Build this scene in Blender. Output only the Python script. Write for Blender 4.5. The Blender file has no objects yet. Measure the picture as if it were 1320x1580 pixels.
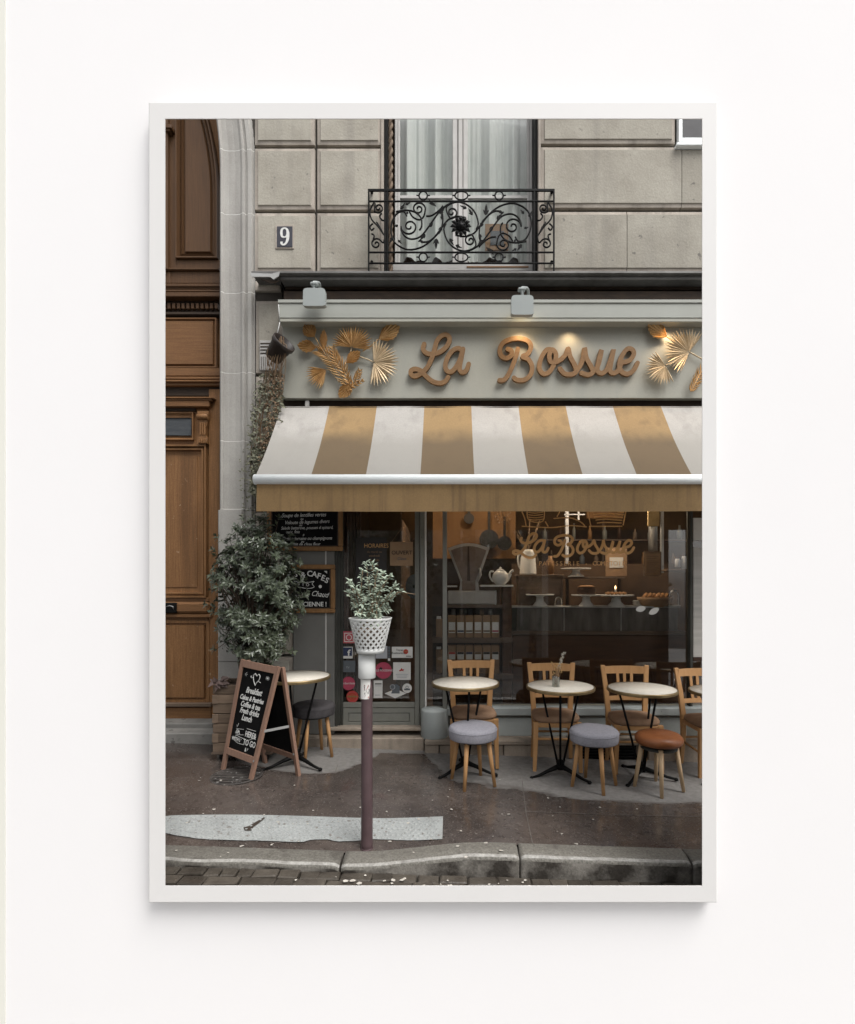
import bpy, math, random
from mathutils import Vector, Matrix, noise
R = math.radians
PI = math.pi
random.seed(7)
scene = bpy.context.scene
COL = scene.collection

# ------------------------------------------------------------------ camera
F, PX, PY, CZ = 800.0, 696.0, 900.0, 1.6      # focal length in photo pixels, principal point, eye height
cam_d = bpy.data.cameras.new("camera")
cam = bpy.data.objects.new("camera", cam_d); COL.objects.link(cam)
cam.location = (0, 0, CZ); cam.rotation_euler = (R(90), 0, 0)
cam_d.sensor_fit = 'VERTICAL'; cam_d.sensor_height = 24; cam_d.sensor_width = 24
cam_d.lens = 24 * F / 1580.0
cam_d.shift_x = (660.0 - PX) / 1580.0
cam_d.shift_y = (PY - 790.0) / 1580.0
cam_d.clip_start = 0.05; cam_d.clip_end = 300
scene.camera = cam
scene.render.resolution_x, scene.render.resolution_y = 855, 1024

# ------------------------------------------------------------------ light
SUN_EL, SUN_AZ = R(58), R(42)                  # azimuth measured from behind the camera towards the right
world = bpy.data.worlds.new("World"); scene.world = world; world.use_nodes = True
nt = world.node_tree
bg = nt.nodes["Background"]
sky = nt.nodes.new("ShaderNodeTexSky"); sky.sky_type = 'NISHITA'; sky.sun_disc = False
sky.sun_elevation = SUN_EL; sky.sun_rotation = PI - SUN_AZ; sky.dust_density = 3.0; sky.air_density = 1.0
hs = nt.nodes.new("ShaderNodeHueSaturation"); hs.inputs['Saturation'].default_value = 0.12
nt.links.new(sky.outputs[0], hs.inputs['Color']); nt.links.new(hs.outputs[0], bg.inputs[0])
bg.inputs[1].default_value = 0.115
sun_d = bpy.data.lights.new("sun", 'SUN'); sun_d.energy = 1.4; sun_d.angle = R(34); sun_d.color = (1.0, 0.975, 0.94)
sun = bpy.data.objects.new("sun", sun_d); COL.objects.link(sun)
sdir = Vector((math.sin(SUN_AZ) * math.cos(SUN_EL), -math.cos(SUN_AZ) * math.cos(SUN_EL), math.sin(SUN_EL)))
sun.location = sdir * 30
sun.rotation_euler = sdir.to_track_quat('Z', 'Y').to_euler()
vs = scene.view_settings
scene.display_settings.display_device = 'sRGB'
vs.view_transform = 'Standard'; vs.look = 'None'; vs.gamma = 1; vs.exposure = 1.05; vs.use_curve_mapping = False
scene.cycles.max_bounces = 7; scene.cycles.transparent_max_bounces = 24

# ------------------------------------------------------------------ helpers
def at(px, py, D):
    """place at photo position px, py and distance D from the lens plane"""
    return Vector(((px - PX) * D / F, D, CZ + (PY - py) * D / F))

def ground(x):                                  # the street falls gently to the right
    return -0.034 * x

def srgb(r, g, b):
    f = lambda c: (c / 255 / 12.92) if c / 255 <= 0.04045 else ((c / 255 + 0.055) / 1.055) ** 2.4
    return (f(r), f(g), f(b))

def leaf(mb, p, d, up, L_, w, fold=.25, droop=.1):
    """one pointed leaf of four triangles from p along d"""
    d = d.normalized(); s_ = d.cross(up)
    if s_.length < .05: s_ = d.cross(Vector((1, .3, .2)))
    s_.normalize(); n = s_.cross(d)
    m_ = p + d * L_ * .5 - n * 0; mb.add([p, m_ + s_ * w + n * w * fold, p + d * L_ - n * L_ * droop, m_ - s_ * w + n * w * fold, m_], [(0, 4, 1), (4, 2, 1), (0, 3, 4), (4, 3, 2)])
MATS = {}
def M(name, c1, c2=None, scale=6.0, rough=0.6, bump=0.0, bscale=40.0, metal=0.0, stretch=(1, 1, 1), detail=6, contrast=0.5,
      vary=0.0, rvar=0.0, spec=0.28, spots=None, coat=0.0, local=False, streak=None, grain=0.0, lower_tone=None):
    """a surface: two colours mixed by noise, fine bump, grain and optional sparse spots (colour, scale, threshold)"""
    if name in MATS: return MATS[name]
    m = bpy.data.materials.new(name); m.use_nodes = True; MATS[name] = m
    t = m.node_tree; N = t.nodes; L = t.links
    b = N["Principled BSDF"]
    b.inputs['Roughness'].default_value = rough; b.inputs['Metallic'].default_value = metal
    b.inputs['Specular IOR Level'].default_value = spec
    if coat: b.inputs['Coat Weight'].default_value = coat; b.inputs['Coat Roughness'].default_value = 0.15
    if local:
        tc = N.new("ShaderNodeTexCoord"); src = tc.outputs['Object']
    else:
        g = N.new("ShaderNodeNewGeometry"); src = g.outputs['Position']
    mp = N.new("ShaderNodeMapping"); mp.inputs['Scale'].default_value = stretch; L.new(src, mp.inputs['Vector'])
    c2 = c2 or tuple(x * 0.8 for x in c1)
    n = N.new("ShaderNodeTexNoise"); n.inputs['Scale'].default_value = scale; n.inputs['Detail'].default_value = detail
    n.inputs['Roughness'].default_value = 0.62
    L.new(mp.outputs[0], n.inputs['Vector'])
    rp = N.new("ShaderNodeValToRGB"); w = 0.30 * (1 - contrast) + 0.04
    rp.color_ramp.elements[0].position = 0.5 - w; rp.color_ramp.elements[1].position = 0.5 + w
    rp.color_ramp.elements[0].color = (*c2, 1); rp.color_ramp.elements[1].color = (*c1, 1)
    L.new(n.outputs['Fac'], rp.inputs['Fac'])
    out = rp.outputs['Color']
    def mix(a, colb, fac, mode='MIX'):
        x = N.new("ShaderNodeMix"); x.data_type = 'RGBA'; x.blend_type = mode
        L.new(a, x.inputs[6])
        if isinstance(colb, tuple): x.inputs[7].default_value = (*colb, 1)
        else: L.new(colb, x.inputs[7])
        if isinstance(fac, (int, float)): x.inputs[0].default_value = fac
        else: L.new(fac, x.inputs[0])
        return x.outputs[2]
    if grain:
        gn = N.new("ShaderNodeTexNoise"); gn.inputs['Scale'].default_value = 85; gn.inputs['Detail'].default_value = 5; gn.inputs['Roughness'].default_value = .8
        L.new(src, gn.inputs['Vector'])
        mr = N.new("ShaderNodeMapRange"); mr.inputs[1].default_value = 0.3; mr.inputs[2].default_value = 0.7
        mr.inputs[3].default_value = 1 - 2.0 * grain; mr.inputs[4].default_value = 1 + 2.0 * grain
        L.new(gn.outputs['Fac'], mr.inputs[0])
        hg = N.new("ShaderNodeHueSaturation"); L.new(out, hg.inputs['Color']); L.new(mr.outputs[0], hg.inputs['Value']); out = hg.outputs[0]
    if streak:                                   # vertical rain marks: (colour, strength, scale)
        ms = N.new("ShaderNodeMapping"); ms.inputs['Scale'].default_value = (1, 1, 0.06); L.new(src, ms.inputs['Vector'])
        ns = N.new("ShaderNodeTexNoise"); ns.inputs['Scale'].default_value = streak[2]; ns.inputs['Detail'].default_value = 4
        L.new(ms.outputs[0], ns.inputs['Vector'])
        mr = N.new("ShaderNodeMapRange"); mr.inputs[1].default_value = 0.52; mr.inputs[2].default_value = 0.72; mr.inputs[4].default_value = streak[1]
        L.new(ns.outputs['Fac'], mr.inputs[0]); out = mix(out, streak[0], mr.outputs[0])
    if lower_tone:                                    # darker lower half of the awning cloth, ragged upper edge
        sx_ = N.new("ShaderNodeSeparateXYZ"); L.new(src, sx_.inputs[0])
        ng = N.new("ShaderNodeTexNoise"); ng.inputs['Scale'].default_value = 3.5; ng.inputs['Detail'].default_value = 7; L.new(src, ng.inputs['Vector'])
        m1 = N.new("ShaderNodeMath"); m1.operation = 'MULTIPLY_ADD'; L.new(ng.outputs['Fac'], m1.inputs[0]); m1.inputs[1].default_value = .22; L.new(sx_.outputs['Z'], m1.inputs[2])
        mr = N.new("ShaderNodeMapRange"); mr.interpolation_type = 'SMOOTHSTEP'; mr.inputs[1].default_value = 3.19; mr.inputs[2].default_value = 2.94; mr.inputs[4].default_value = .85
        L.new(m1.outputs[0], mr.inputs[0]); out = mix(out, lower_tone, mr.outputs[0])
    if spots:
        nn = N.new("ShaderNodeTexNoise"); nn.inputs['Scale'].default_value = spots[1]; nn.inputs['Detail'].default_value = 3
        L.new(src, nn.inputs['Vector'])
        mr = N.new("ShaderNodeMapRange"); mr.inputs[1].default_value = spots[2]; mr.inputs[2].default_value = spots[2] + 0.05
        mr.inputs[4].default_value = spots[3] if len(spots) > 3 else 0.8
        L.new(nn.outputs['Fac'], mr.inputs[0]); out = mix(out, spots[0], mr.outputs[0])
    if vary:
        oi = N.new("ShaderNodeObjectInfo")
        mr = N.new("ShaderNodeMapRange"); mr.inputs[3].default_value = 1 - vary; mr.inputs[4].default_value = 1 + vary
        L.new(oi.outputs['Random'], mr.inputs[0])
        hv = N.new("ShaderNodeHueSaturation"); L.new(out, hv.inputs['Color']); L.new(mr.outputs[0], hv.inputs['Value']); out = hv.outputs[0]
    L.new(out, b.inputs['Base Color'])
    if rvar:
        mr = N.new("ShaderNodeMapRange"); mr.inputs[3].default_value = max(0.02, rough - rvar); mr.inputs[4].default_value = min(1, rough + rvar)
        L.new(n.outputs['Fac'], mr.inputs[0]); L.new(mr.outputs[0], b.inputs['Roughness'])
    if bump:
        nb = N.new("ShaderNodeTexNoise"); nb.inputs['Scale'].default_value = bscale; nb.inputs['Detail'].default_value = 5
        L.new(mp.outputs[0], nb.inputs['Vector'])
        bm = N.new("ShaderNodeBump"); bm.inputs['Strength'].default_value = bump; bm.inputs['Distance'].default_value = 0.006
        L.new(nb.outputs['Fac'], bm.inputs['Height']); L.new(bm.outputs[0], b.inputs['Normal'])
    return m

class MB:
    """collects shapes and links them as ONE mesh object"""
    def __init__(s): s.v = []; s.f = []; s.sm = []; s.mi = []
    def add(s, vs_, fs_, smooth=False, mi=0):
        o = len(s.v); s.v += [Vector(p) for p in vs_]
        for f in fs_: s.f.append([i + o for i in f]); s.sm.append(smooth); s.mi.append(mi)
        return s
    def box(s, x0, x1, y0, y1, z0, z1, bev=0.0, mi=0, M4=None):
        if x0 > x1: x0, x1 = x1, x0
        if y0 > y1: y0, y1 = y1, y0
        if z0 > z1: z0, z1 = z1, z0
        b = min(bev, (x1 - x0) * .45, (y1 - y0) * .45, (z1 - z0) * .45)
        if b <= 0:
            vv = [(x, y, z) for x in (x0, x1) for y in (y0, y1) for z in (z0, z1)]
            ff = [(0, 1, 3, 2), (4, 6, 7, 5), (0, 4, 5, 1), (2, 3, 7, 6), (0, 2, 6, 4), (1, 5, 7, 3)]
        else:
            c = ((x0 + x1) / 2, (y0 + y1) / 2, (z0 + z1) / 2); h = ((x1 - x0) / 2, (y1 - y0) / 2, (z1 - z0) / 2)
            vv = []; idx = {}
            for sx in (-1, 1):
                for sy in (-1, 1):
                    for sz in (-1, 1):
                        for a in range(3):
                            sg = (sx, sy, sz)
                            p = [c[k] + sg[k] * (h[k] - (0 if k == a else b)) for k in range(3)]
                            idx[(sx, sy, sz, a)] = len(vv); vv.append(tuple(p))
            ff = []
            for a in range(3):
                k1, k2 = [(1, 2), (2, 0), (0, 1)][a]
                for sg in (-1, 1):
                    q = []
                    for u, w in ((-1, -1), (1, -1), (1, 1), (-1, 1)):
                        t = [0, 0, 0]; t[a] = sg; t[k1] = u; t[k2] = w; q.append(idx[(*t, a)])
                    ff.append(q if sg > 0 else q[::-1])
            for a in range(3):
                k1, k2 = [(1, 2), (2, 0), (0, 1)][a]
                for u in (-1, 1):
                    for w in (-1, 1):
                        lo = [0, 0, 0]; hi = [0, 0, 0]
                        lo[a] = -1; hi[a] = 1; lo[k1] = hi[k1] = u; lo[k2] = hi[k2] = w
                        q = [idx[(*lo, k1)], idx[(*hi, k1)], idx[(*hi, k2)], idx[(*lo, k2)]]
                        ff.append(q if u * w < 0 else q[::-1])
            for sx in (-1, 1):
                for sy in (-1, 1):
                    for sz in (-1, 1):
                        q = [idx[(sx, sy, sz, a)] for a in range(3)]
                        ff.append(q if sx * sy * sz > 0 else q[::-1])
        if M4: vv = [M4 @ Vector(p) for p in vv]
        return s.add(vv, ff, False, mi)
    def pbox(s, x0, y0, x1, y1, D, depth, bev=0.004, mi=0):
        """box whose front face fills photo px x0..x1, y0..y1 at distance D"""
        a = at(x0, y1, D); b = at(x1, y0, D)
        return s.box(a.x, b.x, D, D + depth, a.z, b.z, bev, mi)
    def rings(s, x0, y0, x1, y1, D, prof, back=0.05):
        """rectangular block seen from the front; prof = [(inset_m, recess_m)...] going inwards"""
        a = at(x0, y1, D); b = at(x1, y0, D)
        vv = []; seq = [(0, back)] + list(prof)
        for ins, dy in seq:
            vv += [(a.x + ins, D + dy, a.z + ins), (b.x - ins, D + dy, a.z + ins), (b.x - ins, D + dy, b.z - ins), (a.x + ins, D + dy, b.z - ins)]
        ff = []
        for k in range(len(seq) - 1):
            for i in range(4):
                j = (i + 1) % 4
                ff.append((4 * k + i, 4 * k + j, 4 * k + 4 + j, 4 * k + 4 + i))
        k = 4 * (len(seq) - 1); ff.append((k, k + 1, k + 2, k + 3)); ff.append((3, 2, 1, 0))
        return s.add(vv, ff)
    def tube(s, pts, r, seg=8, cap=True, mi=0, closed=False):
        pts = [Vector(p) for p in pts]; n = len(pts)
        if n < 2: return s
        rs = r if isinstance(r, (list, tuple)) else [r] * n
        o = len(s.v); prev = None
        for i, p in enumerate(pts):
            if closed: d = pts[(i + 1) % n] - pts[i - 1]
            else: d = pts[min(i + 1, n - 1)] - pts[max(i - 1, 0)]
            if d.length < 1e-9: d = Vector((0, 0, 1))
            d.normalize()
            if prev is None:
                u = d.cross(Vector((0, 0, 1)))
                if u.length < 0.1: u = d.cross(Vector((0, 1, 0)))
            else: u = prev - d * prev.dot(d)
            u.normalize(); prev = u; w = d.cross(u)
            for k in range(seg):
                a = 2 * PI * k / seg
                s.v.append(p + (u * math.cos(a) + w * math.sin(a)) * rs[i])
        m = n if closed else n - 1
        for i in range(m):
            i2 = (i + 1) % n
            for k in range(seg):
                k2 = (k + 1) % seg
                s.f.append([o + i * seg + k, o + i2 * seg + k, o + i2 * seg + k2, o + i * seg + k2]); s.sm.append(seg > 4); s.mi.append(mi)
        if cap and not closed:
            s.f.append([o + k for k in range(seg)]); s.sm.append(False); s.mi.append(mi)
            s.f.append([o + (n - 1) * seg + k for k in reversed(range(seg))]); s.sm.append(False); s.mi.append(mi)
        return s
    def lathe(s, prof, c=(0, 0, 0), seg=28, smooth=True, mi=0, caps=True):
        c = Vector(c); o = len(s.v); n = len(prof)
        for r, z in prof:
            for k in range(seg):
                a = 2 * PI * k / seg
                s.v.append(c + Vector((r * math.cos(a), r * math.sin(a), z)))
        for i in range(n - 1):
            for k in range(seg):
                k2 = (k + 1) % seg
                s.f.append([o + i * seg + k, o + i * seg + k2, o + (i + 1) * seg + k2, o + (i + 1) * seg + k]); s.sm.append(smooth); s.mi.append(mi)
        if caps and prof[0][0] > 1e-5: s.f.append([o + k for k in reversed(range(seg))]); s.sm.append(False); s.mi.append(mi)
        if caps and prof[-1][0] > 1e-5: s.f.append([o + (n - 1) * seg + k for k in range(seg)]); s.sm.append(False); s.mi.append(mi)
        return s
    def poly(s, pts, y0, y1, mi=0):
        """outline of (x, z) points given a thickness from y0 (front) to y1"""
        n = len(pts); area = sum(pts[i][0] * pts[(i + 1) % n][1] - pts[(i + 1) % n][0] * pts[i][1] for i in range(n))
        if area < 0: pts = pts[::-1]
        vv = [(x, y0, z) for x, z in pts] + [(x, y1, z) for x, z in pts]
        ff = [list(range(n)), list(range(2 * n - 1, n - 1, -1))]
        for i in range(n):
            j = (i + 1) % n; ff.append([i, i + n, j + n, j])
        return s.add(vv, ff, False, mi)
    def ppoly(s, pts, D, depth, mi=0):
        q = [at(x, y, D) for x, y in pts]
        return s.poly([(p.x, p.z) for p in q], D, D + depth, mi)
    def disc(s, px, py, rpx, D, depth=0.002, seg=20, ry=None, mi=0):
        ry = ry or rpx
        return s.ppoly([(px + rpx * math.cos(2 * PI * k / seg), py + ry * math.sin(2 * PI * k / seg)) for k in range(seg)], D, depth, mi)
    def build(s, name, mat, parent=None, auto=False):
        me = bpy.data.meshes.new(name)
        off = Vector((0, 0, 0))
        if parent is not None and not parent.get('_local'): off = world_of(parent)
        me.from_pydata([tuple(p - off) for p in s.v], [], s.f)
        for mm in (mat if isinstance(mat, (list, tuple)) else [mat]): me.materials.append(mm)
        me.polygons.foreach_set('use_smooth', s.sm); me.polygons.foreach_set('material_index', s.mi)
        me.validate(); me.update()
        o = bpy.data.objects.new(name, me); COL.objects.link(o)
        if parent is not None: o.parent = parent
        if parent is not None and parent.get('_local'): o['_local'] = 1
        return o

def world_of(o):
    v = Vector((0, 0, 0))
    while o is not None: v += o.location; o = o.parent
    return v
def tag(o, label=None, cat=None, group=None, kind=None):
    if label: o['label'] = label
    if cat: o['category'] = cat
    if group: o['group'] = group
    if kind: o['kind'] = kind
    return o
def thing(name, label, cat, loc=(0, 0, 0), group=None, local=False, rz=0):
    o = bpy.data.objects.new(name, None); COL.objects.link(o); o.location = loc; o.rotation_euler = (0, 0, rz)
    o.empty_display_size = 0.05
    tag(o, label, cat, group)
    if local: o['_local'] = 1
    return o
def copy_tree(o, loc, rz, label, parent=None):
    c = o.copy(); COL.objects.link(c)
    if parent is None: c.location = loc; c.rotation_euler = (0, 0, rz); c['label'] = label
    else: c.parent = parent
    for ch in [x for x in o.children]: copy_tree(ch, None, 0, None, c)
    return c
def single(o, label, cat, group=None): return tag(o, label, cat, group)

def smooth_path(pts, k=6):
    out = []; n = len(pts)
    for i in range(n - 1):
        p0 = pts[max(i - 1, 0)]; p1 = pts[i]; p2 = pts[i + 1]; p3 = pts[min(i + 2, n - 1)]
        for j in range(k):
            t = j / k
            out.append(tuple(0.5 * ((2 * b) + (-a + c) * t + (2 * a - 5 * b + 4 * c - d) * t * t + (-a + 3 * b - 3 * c + d) * t ** 3) for a, b, c, d in zip(p0, p1, p2, p3)))
    out.append(tuple(pts[-1])); return out

def ribbon(mb, pts, w, D, th, ramp=0.0, smooth=6, mi=0):
    """flat-faced stroke of photo-pixel points, width w px, thickness th m"""
    P = smooth_path(pts, smooth) if smooth else pts
    n = len(P); L_, R_ = [], []
    ws = w if isinstance(w, (list, tuple)) else None
    for i, p in enumerate(P):
        a = P[max(i - 1, 0)]; b = P[min(i + 1, n - 1)]
        dx, dy = b[0] - a[0], b[1] - a[1]; l = math.hypot(dx, dy) or 1; nx, ny = -dy / l, dx / l
        if ws:
            t = i / (n - 1) * (len(ws) - 1); k = int(min(t, len(ws) - 2)); hw = (ws[k] + (ws[k + 1] - ws[k]) * (t - k)) / 2
        else: hw = w / 2
        L_.append((p[0] + nx * hw, p[1] + ny * hw)); R_.append((p[0] - nx * hw, p[1] - ny * hw))
    vv = []; ff = []
    for i in range(n):
        d = D - ramp * i / n
        for q, dd in ((L_[i], d), (R_[i], d), (R_[i], d + th), (L_[i], d + th)):
            t = at(q[0], q[1], D); vv.append((t.x, dd, t.z))
    for i in range(n - 1):
        o = 4 * i
        for a in range(4):
            b = (a + 1) % 4; ff.append((o + a, o + b, o + 4 + b, o + 4 + a))
    ff.append((0, 3, 2, 1)); o = 4 * (n - 1); ff.append((o, o + 1, o + 2, o + 3))
    mb.add(vv, ff, False, mi)
    if not ws:                                   # round ends
        for (c, s_) in ((P[0], 0), (P[-1], 1)):
            dd = (D if s_ == 0 else D - ramp) + 0.0004
            q = [at(c[0] + w / 2 * math.cos(a * PI / 6), c[1] + w / 2 * math.sin(a * PI / 6), D) for a in range(12)]
            mb.poly([(t.x, t.z) for t in q], dd, dd + th - 0.0008, mi)

def text(s, name, px, py, D, h, mat, parent, shear=0.0, align='CENTER', ext=0.0012, sx=1.0, rot=0.0, off=0.0):
    """lettering with capital height h px whose baseline is at photo row py"""
    cu = bpy.data.curves.new(name, 'FONT'); cu.body = s; cu.size = h * D / F * 1.40; cu.shear = shear
    cu.align_x = align; cu.extrude = ext; cu.offset = off; cu.resolution_u = 3
    cu.materials.append(mat)
    o = bpy.data.objects.new(name, cu); COL.objects.link(o)
    p = at(px, py, D)
    o.rotation_euler = (R(90), R(-rot), 0); o.scale = (sx, 1, 1)
    if parent is not None: o.parent = parent; p = p - world_of(parent)
    o.location = p
    return o

def ltext(s, name, loc, size, mat, parent, shear=0.0, rot=None, sx=1.0, off=0.0):
    cu = bpy.data.curves.new(name, 'FONT'); cu.body = s; cu.size = size; cu.shear = shear; cu.align_x = 'CENTER'; cu.extrude = 0.0006
    cu.offset = off; cu.resolution_u = 2; cu.materials.append(mat)
    o = bpy.data.objects.new(name, cu); COL.objects.link(o); o.parent = parent; o.location = loc
    o.rotation_euler = rot or (R(90), 0, 0); o.scale = (sx, 1, 1)
    return o

# ------------------------------------------------------------------ surfaces
m_white = M('white_plaster', (0.7663, 0.7529, 0.7529), (0.7508, 0.7374, 0.7374), 1.2, .9, bump=.04, bscale=60, contrast=0)
m_back = M('board_back', (.16, .145, .13), (.12, .11, .10), 3, .9)
m_cream = M('cream_paint', (0.6875, 0.677, 0.6198), (0.677, 0.6666, 0.6094), 2, .9)
m_frame = M('white_frame_lacquer', (0.6535, 0.6407, 0.6289), (0.6388, 0.6259, 0.6142), 2, .55, contrast=0)
m_floor = M('pale_floor', (.30, .295, .285), (.27, .265, .26), 1, .7)
m_stone = M('limestone', (0.412, 0.3867, 0.3306), (0.2505, 0.2271, 0.1886), 2.2, .85, bump=.45, bscale=45, contrast=.25, vary=.07, streak=((.20, .185, .165), .42, 7), spots=((.13, .12, .11), 13, .69, .75), grain=.07)
m_stone_rim = M('limestone_rim', (0.4411, 0.3942, 0.3408), (0.314, 0.274, 0.2339), 3, .9, bump=.35, bscale=30, streak=((.15, .135, .12), .5, 9), grain=.08)
m_stone_arch = M('limestone_arch', (0.4324, 0.4186, 0.391), (0.3174, 0.3036, 0.2806), 2.2, .85, bump=.35, bscale=30, contrast=.3, streak=((.22, .205, .19), .5, 6), grain=.07)
m_mortar = M('mortar', (0.713, 0.7015, 0.667), rough=.9)
m_groove = M('dark_joint', (.09, .08, .07), rough=.95)
m_oak = M('oak_door', (0.2809, 0.1419, 0.05834), (0.1448, 0.07022, 0.02796), 3.4, .5, spec=.25, bump=.3, bscale=22, stretch=(26, 26, .9), contrast=.3, detail=9, rvar=.12, spots=((.42, .30, .19), 17, .70, .6), grain=.12, streak=((.075, .036, .016), .55, 5), vary=.08)
m_oakh = M('oak_door_level', (0.2252, 0.1126, 0.04645), (0.122, 0.05795, 0.02379), 3.4, .5, spec=.25, bump=.3, bscale=22, stretch=(.9, 26, 26), contrast=.3, detail=9, rvar=.12, grain=.10)
m_oak_shaded = M('shaded_oak_overdoor', (0.1035, 0.05134, 0.02153), (0.06624, 0.03312, 0.0149), 3.4, .5, spec=.25, bump=.3, bscale=22, stretch=(26, 26, .9), contrast=.3, detail=9)  # oak with the dimmer light of the overdoor mixed into its colour
m_zinc = M('zinc', (.20, .195, .19), (.12, .115, .11), 5, .5, metal=.4, bump=.2)
m_rust = M('dark_brown_wood', (.055, .036, .024), (.028, .020, .015), 7, .7, bump=.2, stretch=(1, 1, 4))
m_void = M('void_black', (.008, .007, .007), rough=.9, spec=.0)  # black put in for the dark under the ledge and behind the vent bars
m_sage = M('sage_paint', (0.4056, 0.3987, 0.3456), (0.365, 0.3593, 0.3103), 2.5, .55, bump=.12, bscale=70, contrast=.2, streak=((.34, .35, .32), .35, 8), grain=.03)
m_sagelt = M('sage_paint_pale', (0.3856, 0.396, 0.3616), (0.3488, 0.3555, 0.3219), 3, .5, bump=.08)
m_lampgrey = M('grey_lamp_enamel', (.36, .39, .38), (.33, .355, .35), 4, .45)
m_letter = M('sawn_wood', (.27, .155, .070), (.18, .098, .043), 8, .6, bump=.3, bscale=60, stretch=(.7, 1, 3), contrast=.2, grain=.1)
m_gold = M('gold_leaf', (0.616, 0.407, 0.198), (0.418, 0.253, 0.11), 14, .33, metal=.6, bump=.25, bscale=60, vary=.15)
m_goldpale = M('pale_gold_leaf', (.66, .53, .36), (.48, .36, .22), 14, .42, metal=.4, bump=.25, bscale=60, vary=.12)
m_awhite = M('white_canvas', (0.4294, 0.4087, 0.3839), (0.3715, 0.3534, 0.3302), 3.2, .85, lower_tone=(.30, .287, .262), bump=.15, bscale=220, contrast=.2, streak=((.27, .255, .235), .5, 9), grain=.07)
m_aochre = M('ochre_canvas', (0.333, 0.2233, 0.1097), (0.28, 0.1854, 0.09082), 2.2, .85, lower_tone=(.115, .086, .056), bump=.15, bscale=220, contrast=.35, streak=((.17, .115, .065), .5, 9), grain=.06)
m_valance = M('ochre_valance', (0.2666, 0.172, 0.07912), (0.2193, 0.1419, 0.06708), 3.5, .85, bump=.15, bscale=200, streak=((.14, .09, .05), .55, 26), grain=.07)
m_abar = M('white_enamel_bar', (1.025, 1.066, 1.066), (0.9423, 0.9753, 0.9753), 4, .35)
m_iron = M('black_iron', (.008, .0075, .007), (.005, .005, .005), 20, .45, bump=.2, spec=.10)
m_curtain = M('pale_curtain', (0.592, 0.6177, 0.5948), (0.512, 0.5413, 0.5261), 3, .9, bump=.1, bscale=200)
m_winwhite = M('window_white_paint', (.50, .485, .465), (.42, .405, .385), 6, .6)
m_plate = M('blue_black_enamel', (.052, .053, .066), (.04, .04, .05), 12, .4)
m_chalk = M('chalk', (.72, .72, .69), (.55, .55, .53), 60, .95, contrast=.2)
m_slate = M('blackboard', (.006, .006, .006), (.010, .0095, .0095), 4, .7, spec=.04)
m_ochrewood = M('honey_frame_wood', (.27, .145, .06), (.19, .10, .04), 10, .5, bump=.15, stretch=(4, 4, 1))
m_pinkwood = M('pink_brown_wood', (.29, .175, .125), (.215, .125, .088), 12, .6, bump=.2, stretch=(5, 5, .6), contrast=.2)
m_beech = M('beech', (0.483, 0.2702, 0.1207), (0.368, 0.1955, 0.0805), 8, .5, bump=.12, stretch=(5, 5, .6), contrast=.2, vary=.06, local=True)
m_beechpale = M('pale_beech', (0.55, 0.396, 0.242), (0.462, 0.319, 0.187), 8, .5, bump=.12, stretch=(5, 5, .6), vary=.06, local=True)
m_tan = M('tan_velvet', (0.312, 0.198, 0.126), (0.228, 0.138, 0.084), 10, .9, bump=.2, local=True)
m_gfelt = M('grey_felt', (0.2968, 0.2912, 0.3192), (0.252, 0.2464, 0.2744), 30, .95, bump=.5, bscale=150, local=True, grain=.08)
m_dfelt = M('dark_grey_felt', (.075, .070, .072), (.055, .05, .052), 30, .95, bump=.4, bscale=150, local=True)
m_leather = M('brown_leather', (0.2875, 0.1058, 0.0391), (0.1495, 0.0506, 0.01955), 9, .38, bump=.25, bscale=60, local=True, contrast=.1)
m_marble = M('speckled_laminate', (0.695, 0.6482, 0.5629), (0.6053, 0.5603, 0.4796), 40, .35, local=True)
m_brass = M('worn_brass', (.34, .25, .13), (.22, .16, .08), 12, .4, metal=.75, local=True)
m_crate = M('grey_brown_plank', (.19, .135, .095), (.11, .08, .058), 6, .8, bump=.4, stretch=(.6, 1, 7), contrast=.2, vary=.2)
m_cream_pier = M('grey_pier_paint', (.165, .162, .15), (.125, .122, .112), 2.5, .7, bump=.1, contrast=.2)
m_shop = M('grey_green_joinery', (.215, .215, .19), (.15, .15, .132), 5, .6, bump=.2, spots=((.06, .055, .05), 30, .72), contrast=.2)
m_shopdark = M('dark_joinery', (.055, .056, .048), (.035, .035, .03), 5, .6, bump=.1)
m_plinth = M('pale_grey_metal', (.40, .43, .42), (.33, .355, .345), 4, .5, spots=((.2, .2, .19), 22, .70))
m_step = M('worn_stone_step', (.36, .30, .24), (.24, .20, .16), 5, .8, bump=.35, streak=((.10, .09, .08), .5, 8), grain=.08, vary=.1)
m_gstep = M('grey_door_step', (.26, .25, .23), (.15, .145, .135), 5, .75, bump=.3, spots=((.06, .055, .05), 12, .62), contrast=.4, vary=.15)
m_pole = M('aubergine_pole_paint', (.085, .055, .058), (.065, .042, .044), 8, .38, bump=.1, spots=((.3, .29, .28), 32, .74))
m_pwhite = M('white_plastic', (0.504, 0.5085, 0.495), (0.468, 0.4725, 0.459), 8, .5)
m_paper = M('white_paper', (.62, .61, .58), (.57, .56, .53), 12, .8)
m_kraft = M('kraft_paper', (0.289, 0.187, 0.1105), (0.238, 0.153, 0.08925), 14, .8, vary=.1)
m_label = M('packet_label', (.66, .66, .63), (.60, .60, .57), 40, .7)
m_ink = M('dark_ink', (.03, .027, .025), rough=.7)
m_red = M('red_print', (.42, .05, .035), rough=.6)
m_pink = M('raspberry_print', (.38, .06, .10), (.33, .05, .085), 20, .6)
m_insta = M('coral_print', (.45, .10, .07), (.33, .055, .12), 1.2, .6, contrast=.2)
m_blue = M('navy_print', (.035, .045, .09), rough=.6)
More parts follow.
